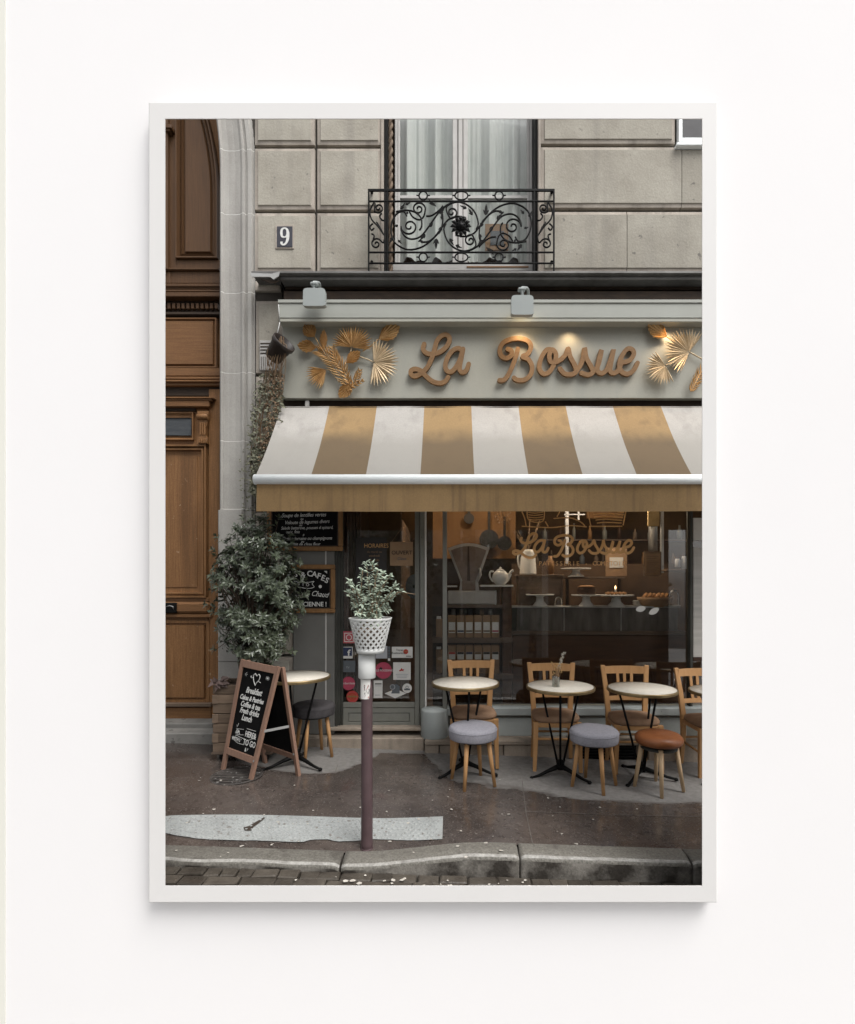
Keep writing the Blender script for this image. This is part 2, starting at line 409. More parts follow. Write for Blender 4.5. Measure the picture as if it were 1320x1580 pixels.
m_greyp = M('grey_print', (.11, .12, .13), (.09, .10, .11), 20, .6)
m_lgrey = M('light_grey_print', (.38, .39, .41), (.33, .34, .36), 20, .6)
m_porc = M('white_porcelain', (0.6534, 0.6435, 0.6138), (0.594, 0.5841, 0.5544), 9, .25)
m_scale = M('pale_scale_enamel', (.42, .40, .37), (.34, .32, .30), 6, .4)
m_scaleface = M('scale_dial', (.19, .14, .11), (.14, .10, .08), 14, .5)
m_counter = M('dark_counter_wood', (0.1125, 0.054, 0.03), (0.0525, 0.027, 0.0165), 5, .45, bump=.15, stretch=(.6, 1, 5), contrast=.2)
m_shelfw = M('old_shelf_wood', (.14, .10, .075), (.09, .065, .05), 5, .7, stretch=(.6, 1, 5))
m_interior = M('shop_wall', (.10, .06, .035), (.055, .035, .023), 2.5, .85)
m_orange = M('amber_wall', (.19, .095, .035), (.12, .06, .022), 3, .7)
m_black = M('black_pan', (.010, .009, .009), rough=.5, spec=.2)
m_steel = M('steel', (.45, .45, .44), (.36, .36, .35), 12, .35, metal=.7)
m_choc = M('dark_cake', (.05, .025, .015), rough=.6)
m_pastry = M('pastry', (.34, .18, .08), (.22, .11, .045), 40, .6)
m_amber = M('amber_print', (0.66, 0.3877, 0.165), (0.594, 0.3465, 0.1485), 14, .6)
m_leafg = M('bush_leaf', (0.108, 0.132, 0.0782), (0.0342, 0.045, 0.0288), 22, .36, contrast=.3, spec=.7)
m_leafs = M('silver_leaf', (0.39, 0.442, 0.351), (0.26, 0.3185, 0.247), 18, .6, contrast=.1)
m_leafv = M('vine_leaf', (0.234, 0.2295, 0.162), (0.045, 0.0495, 0.0288), 14, .6, contrast=.2)
m_leafdry = M('dry_stem', (.27, .185, .115), (.17, .11, .065), 14, .8)
m_bark = M('bark', (.09, .065, .045), (.05, .036, .026), 20, .9)
m_soil = M('soil', (.05, .035, .025), rough=1)
m_kerb = M('granite_kerb', (0.1774, 0.1678, 0.1467), (0.09274, 0.08628, 0.07419), 60, .5, bump=.9, bscale=70, contrast=.2, spots=((.07, .063, .055), 3.5, .60, .6), vary=.12, rvar=.15, grain=.24)
m_kerbface = M('granite_kerb_face', (.17, .158, .14), (.030, .026, .022), 4.2, .5, bump=.8, bscale=40, contrast=.8, vary=.1, grain=.15)
m_kerbedge = M('worn_kerb_edge', (.36, .35, .325), (.17, .16, .145), 22, .6, bump=.4, contrast=.3, grain=.15)
m_cobble = M('gutter_cobble', (0.08236, 0.07153, 0.05852), (0.03251, 0.02688, 0.02167), 9, .33, bump=.5, bscale=50, contrast=.3, vary=.3, rvar=.15, grain=.1)
m_gutter = M('gutter_bed', (.045, .04, .034), (.03, .026, .022), 10, .35, bump=.3)
m_petal = M('pale_litter', (.50, .47, .42), (.38, .35, .31), 30, .8)
m_iron2 = M('cast_iron_cover', (.085, .075, .068), (.035, .032, .03), 14, .4, bump=.4, spots=((.3, .29, .28), 40, .62))

def glass_material(name='shop_glass', k=.55):
    m = bpy.data.materials.new(name); m.use_nodes = True
    t = m.node_tree; N = t.nodes; L = t.links; N.remove(N["Principled BSDF"])
    out = N["Material Output"]; tr = N.new("ShaderNodeBsdfTransparent"); tr.inputs[0].default_value = (.93, .93, .92, 1)
    gl = N.new("ShaderNodeBsdfGlossy"); gl.inputs['Roughness'].default_value = 0.02; gl.inputs[0].default_value = (1, 1, 1, 1)
    fr = N.new("ShaderNodeFresnel"); fr.inputs[0].default_value = 1.5
    mul = N.new("ShaderNodeMath"); mul.operation = 'MULTIPLY'; mul.inputs[1].default_value = k
    L.new(fr.outputs[0], mul.inputs[0])
    mx = N.new("ShaderNodeMixShader"); L.new(mul.outputs[0], mx.inputs[0]); L.new(tr.outputs[0], mx.inputs[1]); L.new(gl.outputs[0], mx.inputs[2])
    L.new(mx.outputs[0], out.inputs[0]); return m
m_glass = glass_material('shop_glass', 1.25); m_pane = glass_material('thin_old_glass', .22)
def emit(name, col, s):
    m = bpy.data.materials.new(name); m.use_nodes = True; b = m.node_tree.nodes["Principled BSDF"]
    b.inputs['Base Color'].default_value = (*col, 1); b.inputs['Emission Color'].default_value = (*col, 1); b.inputs['Emission Strength'].default_value = s
    return m
m_lit = emit('warm_lamp_glow', (1, .80, .52), 6)
m_flame = emit('candle_flame', (1, .62, .28), 3)

# pavement: dark wet asphalt that has dried to grey under the awning (mask painted per vertex as a damp stain outline)
def pavement_material():
    m = bpy.data.materials.new('wet_asphalt'); m.use_nodes = True
    t = m.node_tree; N = t.nodes; L = t.links; b = N["Principled BSDF"]; b.inputs['Specular IOR Level'].default_value = .75
    g = N.new("ShaderNodeNewGeometry"); a = N.new("ShaderNodeAttribute"); a.attribute_name = 'dry'
    def noise_(sc, det, vec=None):
        n = N.new("ShaderNodeTexNoise"); n.inputs['Scale'].default_value = sc; n.inputs['Detail'].default_value = det
        n.inputs['Roughness'].default_value = .65
        L.new(vec or g.outputs['Position'], n.inputs['Vector']); return n.outputs['Fac']
    def rng(v, a0, a1, b0, b1):
        r = N.new("ShaderNodeMapRange"); r.inputs[1].default_value = a0; r.inputs[2].default_value = a1; r.inputs[3].default_value = b0; r.inputs[4].default_value = b1
        L.new(v, r.inputs[0]); return r.outputs[0]
    def math_(op, x, y):
        q = N.new("ShaderNodeMath"); q.operation = op
        for i, v in enumerate((x, y)):
            if isinstance(v, (int, float)): q.inputs[i].default_value = v
            else: L.new(v, q.inputs[i])
        return q.outputs[0]
    def mix(c1, c2, f):
        x = N.new("ShaderNodeMix"); x.data_type = 'RGBA'
        for i, c in ((6, c1), (7, c2)):
            if isinstance(c, tuple): x.inputs[i].default_value = (*c, 1)
            else: L.new(c, x.inputs[i])
        L.new(f, x.inputs[0]); return x.outputs[2]
    mpn = N.new("ShaderNodeMapping"); mpn.inputs['Scale'].default_value = (.5, 1.6, 1); L.new(g.outputs['Position'], mpn.inputs['Vector'])
    edge = math_('ADD', a.outputs['Fac'], rng(noise_(5, 8, mpn.outputs[0]), .3, .7, -.34, .34))
    dry = rng(edge, .38, .68, 0, 1)
    big = noise_(1.6, 5); fine = noise_(95, 3); mid = noise_(26, 4)
    wet = mix((.046, .037, .033), (.098, .080, .070), rng(big, .35, .65, 0, 1))
    wet = mix(wet, (.03, .024, .021), rng(mid, .52, .66, 0, .5)); wet = mix(wet, (.30, .27, .245), rng(fine, .60, .68, 0, .6))
    dryc = mix((.135, .125, .116), (.215, .205, .192), rng(mid, .3, .7, 0, 1))
    dryc = mix(dryc, (.31, .30, .285), rng(fine, .60, .72, 0, .4))
    c = mix(wet, dryc, dry)
    L.new(c, b.inputs['Base Color'])
    rw = rng(noise_(5, 6), .35, .65, .05, .34)
    rr = N.new("ShaderNodeMix"); rr.data_type = 'FLOAT'; L.new(dry, rr.inputs[0]); L.new(rw, rr.inputs[2]); rr.inputs[3].default_value = .8
    L.new(rr.outputs[0], b.inputs['Roughness'])
    bp = N.new("ShaderNodeBump"); bp.inputs['Strength'].default_value = .07; bp.inputs['Distance'].default_value = .004
    L.new(noise_(120, 4), bp.inputs['Height']); L.new(bp.outputs[0], b.inputs['Normal'])
    return m
m_pave = pavement_material()
def strip_material():
    m = M('white_road_paint', (0.324, 0.337, 0.3305), (0.2592, 0.2689, 0.2624), 5, .6, bump=.3, bscale=90, spots=((.14, .12, .105), 30, .63, .75), grain=.14)
    return m
m_strip = strip_material()

# ------------------------------------------------------------------ the white wall and the picture frame hung on it
DW, DF = 2.775, 2.70                              # wall face, frame face
def rect(x0, y0, x1, y1, D): a = at(x0, y1, D); b = at(x1, y0, D); return a.x, a.z, b.x, b.z
ix0, iz0, ix1, iz1 = rect(255, 183, 1084, 1367, DF)
ox0, oz0, ox1, oz1 = rect(229, 157, 1107.5, 1393.5, DF)
wx0, wz0, wx1, wz1 = -3.0, -1.45, 3.1, 5.15
g_ = 0.0785
def ring_mesh(name, O, I, y0, y1, mats_, parent=None):
    mb = MB()
    X = (O[0], I[0], I[2], O[2]); Z = (O[1], I[1], I[3], O[3])
    o_ = [(O[0], O[1]), (O[2], O[1]), (O[2], O[3]), (O[0], O[3])]; i_ = [(I[0], I[1]), (I[2], I[1]), (I[2], I[3]), (I[0], I[3])]
    vv = [(x, y0, z) for x, z in o_ + i_] + [(x, y1, z) for x, z in o_ + i_]
    for k in range(4):
        j = (k + 1) % 4
        mb.add([vv[k], vv[j], vv[4 + j], vv[4 + k]], [(0, 1, 2, 3)], False, 0)
        mb.add([vv[8 + k], vv[8 + j], vv[12 + j], vv[12 + k]], [(3, 2, 1, 0)], False, 1)
        mb.add([vv[k], vv[j], vv[8 + j], vv[8 + k]], [(3, 2, 1, 0)], False, 0)
        mb.add([vv[4 + k], vv[4 + j], vv[12 + j], vv[12 + k]], [(0, 1, 2, 3)], False, 1)
    return mb.build(name, mats_, parent)
w = ring_mesh('white_wall', (wx0, wz0, wx1, wz1), (ix0 - g_, iz0 - g_, ix1 + g_, iz1 + g_), DW, DW + .010, [m_white, m_back]); tag(w, kind='structure')
MB().box(-12, 12, -14, 2.86, -1.6, -1.452).build('floor', m_floor)['kind'] = 'structure'
a = at(9.5, 0, DW); MB().box(wx0, a.x, DW - .006, DW - .0005, wz0 + .01, wz1 - .01).build('border_strip', m_cream)['kind'] = 'structure'  # cream band added along the left border of the view
fr = thing('picture_frame', 'wide white wooden frame with mitred corners hung on the white wall', 'picture frame', ((ox0 + ox1) / 2, DW, oz0))
def rail(corners_o, corners_i):
    """one mitred rail: front face, outer side, and a rebate cut away behind the sight edge"""
    (a, b), (c, d) = corners_o, corners_i
    e = 0.0001
    vv = []
    for (o_, i_) in ((a, c), (b, d)):
        dx, dz = (1 if i_[0] > o_[0] else -1), (1 if i_[1] > o_[1] else -1)
        sec = [(o_, DW - .0005, 0, 0), (o_, DF + .006, 0, 0), ((o_[0] + dx * .006, o_[1] + dz * .006), DF, 0, 0), (i_, DF, 0, 0),
               (i_, DF + .004, 0, 0), ((i_[0] - dx * .055, i_[1] - dz * .055), DF + .03, 0, 0), ((i_[0] - dx * .0775, i_[1] - dz * .0775), DW - .0005, 0, 0)]
        vv += [(p[0][0], p[1], p[0][1]) for p in sec]
    n = 7; ff = [(k, (k + 1) % n, n + (k + 1) % n, n + k) for k in range(n)] + [tuple(range(n))[::-1], tuple(range(n, 2 * n))]
    c0 = sum((Vector(v) for v in vv), Vector()) / len(vv)
    axis = 0 if abs(a[0] - b[0]) > abs(a[1] - b[1]) else 2
    for k, v in enumerate(vv):                    # hairline gap at the mitre
        v = list(v); v[axis] += -e if v[axis] > c0[axis] else e; vv[k] = tuple(v)
    return MB().add(vv, ff).build('rail', m_frame, fr)
O = [(ox0, oz0), (ox1, oz0), (ox1, oz1), (ox0, oz1)]; I = [(ix0, iz0), (ix1, iz0), (ix1, iz1), (ix0, iz1)]
for k in range(4): j = (k + 1) % 4; rail((O[k], O[j]), (I[k], I[j]))

# ------------------------------------------------------------------ street
def sstep(a, b, x): t = max(0, min(1, (x - a) / (b - a))); return t * t * (3 - 2 * t)
KI, KO = 3.20, 3.06                              # kerb inner and outer lines
def dropk(x): return 1 - sstep(-.62, .25, x)     # 1 where the kerb is dropped
def zp(x, y):
    return ground(x) - .085 * dropk(x) * (1 - sstep(KI, 3.95, y))
def zroad(x): return ground(x) - .115
def pavement():
    X0, X1, Y0, Y1, nx, ny = -4.2, 4.6, KI, 5.6, 176, 90
    vv = []; ff = []; dry = []
    bx = [(-9, 9), (-1.95, 9), (-1.85, 4.46), (-1.5, 4.36), (-1.15, 4.26), (-.95, 4.30), (-.80, 4.50), (-.65, 4.80), (-.25, 4.85), (-.12, 4.5), (0, 4.22), (.25, 4.14), (.5, 4.10), (.8, 3.98), (1.0, 3.91), (1.4, 3.9), (1.9, 3.9), (3, 3.85), (9, 3.8)]
    def bound(x):
        for (a, b), (c, d) in zip(bx, bx[1:]):
            if a <= x <= c: return b + (d - b) * (x - a) / (c - a)
        return 9
    for j in range(ny + 1):
        for i in range(nx + 1):
            x = X0 + (X1 - X0) * i / nx; y = Y0 + (Y1 - Y0) * j / ny
            vv.append((x, y, zp(x, y) + .0025 * noise.noise(Vector((x * 2.2, y * 2.2, 0)))))
            dry.append(max(0, min(1, .5 + (y - bound(x)) / .22)))
    for j in range(ny):
        for i in range(nx):
            a = j * (nx + 1) + i; ff.append((a, a + 1, a + nx + 2, a + nx + 1))
    mb = MB().add(vv, ff, True); o = mb.build('pavement', m_pave); o['kind'] = 'structure'
    at_ = o.data.attributes.new('dry', 'FLOAT', 'POINT'); at_.data.foreach_set('value', dry)
    return o
pave = pavement()
MB().add([(-6, 2.87, zroad(-6) - .03), (6, 2.87, zroad(6) - .03), (6, KO + .02, zroad(6) - .03), (-6, KO + .02, zroad(-6) - .03),
          (-6, 2.87, -1.44), (6, 2.87, -1.44)], [(0, 1, 2, 3), (4, 5, 1, 0)]).build('road', m_gutter)['kind'] = 'structure'
road = bpy.data.objects['road']
# gutter cobbles
rc = random.Random(3)
def cobble(x0, x1, y0, y1):
    z = zroad((x0 + x1) / 2) - .012 + rc.uniform(-.004, .005); h = .022
    j = lambda: rc.uniform(-.007, .007)
    b = [(x0 + j(), y0 + j()), (x1 + j(), y0 + j()), (x1 + j(), y1 + j()), (x0 + j(), y1 + j())]
    cx, cy = (x0 + x1) / 2, (y0 + y1) / 2
    vv = [(x, y, z - .03) for x, y in b] + [(x, y, z) for x, y in b] + [(cx + (x - cx) * .88, cy + (y - cy) * .84, z + .006 + rc.uniform(-.003, .003)) for x, y in b]
    ff = [(k, (k + 1) % 4, 4 + (k + 1) % 4, 4 + k) for k in range(4)] + [(4 + k, 4 + (k + 1) % 4, 8 + (k + 1) % 4, 8 + k) for k in range(4)] + [(8, 9, 10, 11)]
    for q in range(12): vv[q] = (vv[q][0], vv[q][1], vv[q][2])
    MB().add(vv, ff, False).build('cobble', m_cobble, road)
for r_ in range(2):
    x = -2.6 + rc.uniform(0, .1); y1 = KO - .004 - r_ * .082
    while x < 2.6:
        w_ = rc.uniform(.09, .21); cobble(x, x + w_ - .005, y1 - .079, y1); x += w_
# kerb stones
kerb = thing('kerb', None, None); del kerb; kerb = bpy.data.objects['kerb']; kerb['kind'] = 'structure'
joints = [-3.6, -2.75, -1.80, -.655, .41, 1.43, 2.4, 3.5]
for a_, b_ in zip(joints, joints[1:]):
    vv = []; ff = []; n = 40
    a2, b2 = a_ + .006, b_ - .006
    for i in range(n + 1):
        x = a2 + (b2 - a2) * i / n; e = min(i, n - i); rnd_ = .012 if e == 0 else 0
        zt = zp(x, KI) + .003; jit = .004 * noise.noise(Vector((x * 5, 1, 0))); zb = zroad(x) - .06
        wob = .016 * noise.noise(Vector((x * 3, 7, 0))) + .006 * noise.noise(Vector((x * 14, 2, 0)))
        prof = [(KO + .004 + wob, zb), (KO + wob, zt - .03 - rnd_), (KO + .006 + wob, zt - .012 - rnd_), (KO + .022 + wob, zt - .002 + jit - rnd_), (KI - .05, zt + .001), (KI + .012, zt + .0015)]
        vv += [(x, y, z) for y, z in prof]
    for i in range(n):
        for k in range(5): o = 6 * i + k; ff.append((o, o + 6, o + 7, o + 1))
    ff.append(tuple(range(6))); ff.append(tuple(6 * n + k for k in reversed(range(6))))
    mb = MB(); mb.add(vv, ff, True)
    for q, f in enumerate(mb.f): mb.mi[q] = (1 if f[0] % 6 == 0 else 2 if f[0] % 6 == 2 else 0) if len(f) == 4 else 1
    mb.build('kerb_stone', [m_kerb, m_kerbface, m_kerbedge], kerb)
# painted strip with rows of raised studs
st = []
for px, py in [(250, 1262), (280, 1259), (420, 1259), (683, 1261)]: st.append((px, py))
st2 = [(683, 1296), (640, 1298), (600, 1297), (575, 1296), (545, 1299), (520, 1300), (505, 1296), (482, 1297), (465, 1301), (420, 1299), (330, 1297), (295, 1294), (250, 1286)]
def on_ground(px, py, lift=.004):
    dx = (px - PX) / F; dz = (PY - py) / F; D = 3.0
    for _ in range(30): D = (CZ - zp(dx * D, D)) / max(1e-6, -dz)
    return Vector((dx * D, D, zp(dx * D, D) + lift))
sp = thing('painted_strip', None, None); sp['kind'] = 'structure'
top = smooth_path([tuple(on_ground(*p)) for p in st], 8); bot = [tuple(on_ground(*p)) for p in st2]
n = 60; mb = MB(); vv = []
x0_, x1_ = bot[-1][0], bot[0][0]
def interp(P, x):
    P = sorted(P)
    if x <= P[0][0]: return P[0]
    for a, b in zip(P, P[1:]):
        if a[0] <= x <= b[0]: t = (x - a[0]) / max(1e-9, b[0] - a[0]); return tuple(u + (v - u) * t for u, v in zip(a, b))
    return P[-1]
for i in range(n + 1):
    x = x0_ - .4 + (x1_ - x0_ + .4) * i / n
    yt = interp(top, x)[1]; yb = interp(bot, x)[1] + .006 * noise.noise(Vector((x * 14, 0, 3)))
    for k in range(5): y = yb + (yt - yb) * k / 4; vv.append((x, y, zp(x, y) + .0062))
mb.add(vv, [(5 * i + k, 5 * i + 5 + k, 5 * i + 6 + k, 5 * i + 1 + k) for i in range(n) for k in range(4)], True)
mb.build('paint_sheet', m_strip, sp)
mb = MB()
x = x0_ - .35
while x < x1_ - .02:
    yt = interp(top, x)[1]; yb = interp(bot, x)[1]; k = 0; y = yb + .018
    while y < yt - .012:
        xx = x + (.0185 if k % 2 else 0)
        if rc.random() > .06:
            z = zp(xx, y) + .006
            mb.add([(xx + .013 * math.cos(a * PI / 3), y + .013 * math.sin(a * PI / 3), z) for a in range(6)] + [(xx + .008 * math.cos(a * PI / 3), y + .008 * math.sin(a * PI / 3), z + .005) for a in range(6)],
                   [(a, (a + 1) % 6, 6 + (a + 1) % 6, 6 + a) for a in range(6)] + [(6, 7, 8, 9, 10, 11)], False)
        y += .034; k += 1
    x += .037
mb.build('stud', m_strip, sp)['kind'] = 'stuff'
# cast cover by the A-board, and dark leaf-shaped stain on the paint
cv = thing('drain_cover', 'cracked oval cast iron cover set into the wet pavement before the pavement sign', 'drain cover', tuple(on_ground(366, 1197)))
c = on_ground(366, 1197); mb = MB(); mb.lathe([(.20, -.004), (.20, .004), (.185, .006), (.185, .003), (.0, .003)], (c.x, c.y, c.z), 30)
mb.build('rim', m_iron2, cv)
for k in range(7):
    hw = math.sqrt(max(0, .18 ** 2 - ((k - 3) * .05) ** 2)); MB().box(c.x - hw, c.x + hw, c.y + (k - 3) * .05 - .014, c.y + (k - 3) * .05 + .014, c.z + .0035, c.z + .009, .002).build('rib', m_iron2, cv)
lf = [(378, 1284), (376, 1279), (384, 1277), (396, 1270), (408, 1263), (409, 1265), (399, 1273), (392, 1278), (388, 1284)]
mb = MB(); q = [on_ground(x, y, .0105) for x, y in lf]; mb.add([tuple(p) for p in q], [tuple(range(len(q)))])
tag(mb.build('fallen_leaf', M('dead_leaf', (.05, .038, .03), rough=.6)), 'dark dead leaf lying flat on the white painted strip', 'leaf')
# litter
mb = MB(); rl = random.Random(11)
for k in range(118):
    if k < 80: px, py = rl.uniform(258, 1082), 1195 + 130 * rl.random() ** .9
    else: px, py = rl.uniform(540, 1082), 0
    if py: p = on_ground(px, py, .007)
    else: X_ = rl.uniform(-1.0, 1.45); p = Vector((X_, rl.uniform(2.9, 3.02), zroad(X_) + .004))
    r0 = rl.choice([.004, .006, .008, .013]) * (1.3 if not py else 1); a0 = rl.uniform(0, 6)
    mb.add([(p.x + r0 * rl.uniform(.6, 1.3) * math.cos(a0 + a * PI / 3), p.y + r0 * rl.uniform(.5, 1.1) * math.sin(a0 + a * PI / 3), p.z + rl.uniform(0, .004)) for a in range(6)], [(0, 1, 2, 3, 4, 5)])
mb.build('litter', m_petal)['kind'] = 'stuff'
# slab joints: pale lines across the asphalt
for pts in ([(822, 1302), (812, 1255), (806, 1205)], [(812, 1253), (950, 1258), (1090, 1261)], [(500, 1240), (522, 1180)]):
    P3 = [on_ground(x, y, .0045) for x, y in pts]; mb = MB()
    for a, b in zip(P3, P3[1:]):
        d = (b - a).normalized(); s_ = Vector((-d.y, d.x, 0)) * .0028
        mb.add([a - s_, b - s_, b + s_, a + s_], [(0, 1, 2, 3)])
    mb.build('joint_line', M('joint_line', (.17, .15, .135), (.09, .08, .07), 20, .7), pave)

# ------------------------------------------------------------------ stone building
DS, DD = 5.05, 5.25                              # stone face, wooden door plane
bld = thing('stone_building', 'pale limestone townhouse front of large panelled blocks above the café', 'building', at(560, 1160, DS))
def bp(name, mat, x0, y0, x1, y1, D, depth, bev=.004, parent=None):
    return MB().pbox(x0, y0, x1, y1, D, depth, bev).build(name, mat, parent if parent is not None else bld)
bp('backing_wall', m_groove, 389, 30, 592, 419, DS + .055, .35, 0)
bp('backing_wall', m_groove, 832, 30, 1260, 419, DS + .055, .35, 0)
bp('backing_wall', m_groove, 392, 432, 436, 1158, DS + .055, .3, 0)
bp('backing_wall', m_groove, 436, 432, 1260, 640, DS + .07, .3, 0)
blocks = []
for (y0, y1) in ((34, 125), (129, 222), (227, 322), (327, 419)):
    for (x0, x1) in ((392.5, 485.5), (489, 589.5)): blocks.append((x0, y0, x1, y1))
blocks += [(835, 129, 1043, 220), (835, 34, 1043, 125), (835, 225, 1052, 319), (1053, 225, 1258, 319), (835, 325, 967.5, 419), (968.5, 325, 1112, 419), (1113, 325, 1258, 419)]
blocks += [(393, 432, 432, 447), (394, 463, 436, 575), (394, 580, 436, 690), (394, 695, 452, 786), (394, 790, 452, 900), (394, 905, 452, 1010), (394, 1014, 452, 1152)]
for (x0, y0, x1, y1) in blocks:
    flush_l = x0 in (1053, 968.5, 1113); flush_r = x1 in (1052, 967.5, 1112)
    mb = MB().rings(x0, y0, x1, y1, DS, [(0, .034), (.003, .015), (.034, .010), (.039, 0)], .12)
    if flush_l or flush_r:
        vs_ = mb.v
        for k in (8, 11, 12, 15, 16, 19) if flush_l else (): mb.v[k].x = mb.v[0].x
        if flush_r or flush_l:
            for k in (9, 10, 13, 14, 17, 18) if flush_r else (): mb.v[k].x = mb.v[1].x
    mb.mi[4:12] = [1] * 8
    mb.build('stone_block', [m_stone, m_stone_rim], bld)
# arched surround of the carriage door
def xin(y): return 338 - (max(0, 262 - y) ** 2) / (2 * 560.0)
PROF = [(0, .22), (0, .03), (1, .010), (3.5, -.004), (6, .006), (7, .020), (14, .027), (24, .028), (32, .020), (36, .004), (38.5, .004), (40, .03), (42.5, .03), (44, .008), (50, .006), (51.5, .035), (54, .036), (54, .14)]
PROFB = [(-1, .22), (-1, .0), (1, -.015), (36, -.015), (38, .0), (39.5, .03), (42.5, .03), (44, .008), (50, .006), (51.5, .035), (54, .036), (54, .14)]
def surround(y0, y1, prof, name, mat, rec=0.0):
    n = max(1, int((y1 - y0) / 12)); vv = []; ff = []
    for i in range(n + 1):
        y = y1 + (y0 - y1) * i / n
        for (u, d) in prof: vv.append(at(xin(y) + u, y, DS) + Vector((0, d + rec - (0 if d < .1 else rec), 0)))
    m_ = len(prof)
    for i in range(n):
        for k in range(m_ - 1): o = i * m_ + k; ff.append((o, o + 1, o + m_ + 1, o + m_))
    ff.append(tuple(range(m_))[::-1]); ff.append(tuple(n * m_ + k for k in range(m_)))
    return MB().add(vv, ff).build(name, mat, bld)
ys = [30, 135, 229, 328, 450, 574, 680, 785]
for a, b in zip(ys, ys[1:]): surround(a + .6, b - .6, PROF, 'surround_stone', m_stone_arch)
surround(28, 786, PROF, 'mortar_bed', m_mortar, .0012)
for a, b in ((787, 905), (906, 1020), (1021, 1152)): surround(a, b, PROFB, 'base_stone', m_stone_arch)
# zinc covered ledge under the first floor window
led = thing('cornice_ledge', 'sagging zinc covered ledge with a torn lip running under the balcony', 'ledge', at(700, 425, DS))
bp('zinc_sheet', m_zinc, 388, 418, 1260, 421.5, 4.86, .30, .003, led)
bp('moulding', m_zinc, 432, 422.5, 1260, 431, 4.90, .24, .008, led)
MB().ppoly([(387, 421), (420, 422), (432, 419), (430, 426), (422, 431), (417, 427), (389, 427)], 4.84, .01).build('torn_flap', M('bright_zinc', (.42, .42, .41), rough=.5), led)
MB().ppoly([(403, 431), (432, 433), (424, 437), (414, 436)], 4.87, .006).build('torn_flap', m_rust, led)
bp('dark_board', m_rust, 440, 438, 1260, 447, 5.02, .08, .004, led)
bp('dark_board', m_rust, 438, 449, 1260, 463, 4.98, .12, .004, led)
bp('soffit_void_sheet', m_void, 434, 431.5, 1260, 438, 4.98, .12, 0, led)
# house number
nb = thing('number_plate', 'dark enamel house number plate reading 9 with a pale rim', 'number plate', at(439, 365, DS - .01))
bp('plate_rim', m_stone_rim, 425, 346.5, 453.5, 383.5, DS - .010, .012, .002, nb)
bp('plate', m_plate, 427.5, 349, 451.5, 381, DS - .015, .006, .002, nb)
mb = MB()
ribbon(mb, [(439.3, 366), (435.6, 364.5), (434.4, 359), (435.4, 354), (439.3, 351.8), (443.2, 354), (444.5, 359.5), (444.2, 368), (442, 374.5), (438.5, 377.3), (435, 376.2), (434.6, 372.8)], [2.2, 3.2, 3.8, 3.2, 2.0, 3.2, 4.4, 4.4, 3.2, 2.6, 3.2, 3.6], DS - .018, .004, .0008)
ribbon(mb, [(439.3, 366), (441.8, 364.5), (443.2, 360.5)], [2.0, 2.2, 1.6], DS - .0192, .004)
mb.build('numeral', m_chalk, nb)

# window over the café: frame, panes, curtains
win = thing('french_window', 'tall white french window with pale blue curtains behind the balcony rail', 'window', at(712, 417, 5.3))
DWN = 5.30
bp('reveal', m_stone_rim, 588, 30, 592, 419, DS - .002, .4, .003, win)
bp('reveal', m_stone_rim, 831, 30, 835, 419, DS - .002, .4, .003, win)
bp('shutter_leaf', m_iron, 592.5, 30, 598, 416, DS + .04, .2, .003, win); bp('shutter_leaf', m_iron, 826, 30, 831, 416, DS + .04, .2, .003, win)
# twisted column
mb = MB(); cx = at(603, 300, DS + .06)
pts = []
for sdx in range(2):
    for k in range(0, 401):
        z = at(0, 416, DS).z + (at(0, 30, DS).z - at(0, 416, DS).z) * k / 400; a = z * 38 + sdx * PI
        pts.append((cx.x + .011 * math.cos(a), DS + .07 + .011 * math.sin(a), z))
    mb.tube(pts, .014, 6); pts = []
mb.build('twisted_column', m_crate, win)
bp('outer_frame', m_winwhite, 609.5, 30, 613.5, 417, DWN - .01, .06, .004, win); bp('outer_frame', m_winwhite, 818, 30, 822.5, 417, DWN - .01, .06, .004, win)
bp('sill_rail', m_winwhite, 606, 407, 826, 418, DWN - .05, .08, .006, win)
bp('lower_rail', m_winwhite, 613.6, 301, 700, 306, DWN + .002, .03, .004, win) ; bp('lower_rail', m_winwhite, 720, 301, 817.8, 306, DWN + .002, .03, .004, win)
for x0, x1 in ((698.5, 706.5), (707.3, 714), (714.8, 722)): bp('stile', m_winwhite, x0, 30, x1, 407, DWN - .006 - (.012 if x0 == 707.3 else 0), .04, .006, win)
bp('stile', m_winwhite, 614, 30, 617.5, 407, DWN, .03, .004, win); bp('stile', m_winwhite, 813.5, 30, 817.5, 407, DWN, .03, .004, win)
for x0, x1 in ((616, 699), (721, 815)): bp('pane', m_pane, x0, 30, x1, 408, DWN + .012, .004, 0, win)
bp('brown_edge', m_ochrewood, 720.5, 410.5, 816, 412.5, DWN - .056, .006, 0, win)
def curtain(x0, x1, seed):
    rr = random.Random(seed); n = 90; rows = 14; vv = []; ph = [rr.uniform(0, 6) for _ in range(4)]
    for j in range(rows + 1):
        y = 25 + (402 - 25) * j / rows
        for i in range(n + 1):
            t = i / n; u = t * (x1 - x0) / 12.0
            d = .042 * math.sin(u * 2.0 + ph[0] + .15 * math.sin(j * .3) + .8 * math.sin(u * 1.1)) + .022 * math.sin(u * 3.7 + ph[1]) + .008 * math.sin(u * 8.6 + ph[2] + j * .1)
            p = at(x0 + (x1 - x0) * t, y, DWN + .10); vv.append((p.x, p.y + d, p.z))
    ff = [(j * (n + 1) + i, (j + 1) * (n + 1) + i, (j + 1) * (n + 1) + i + 1, j * (n + 1) + i + 1) for j in range(rows) for i in range(n)]
    MB().add(vv, ff, True).build('curtain', m_curtain, win)
curtain(612, 706, 1); curtain(713, 820, 5)
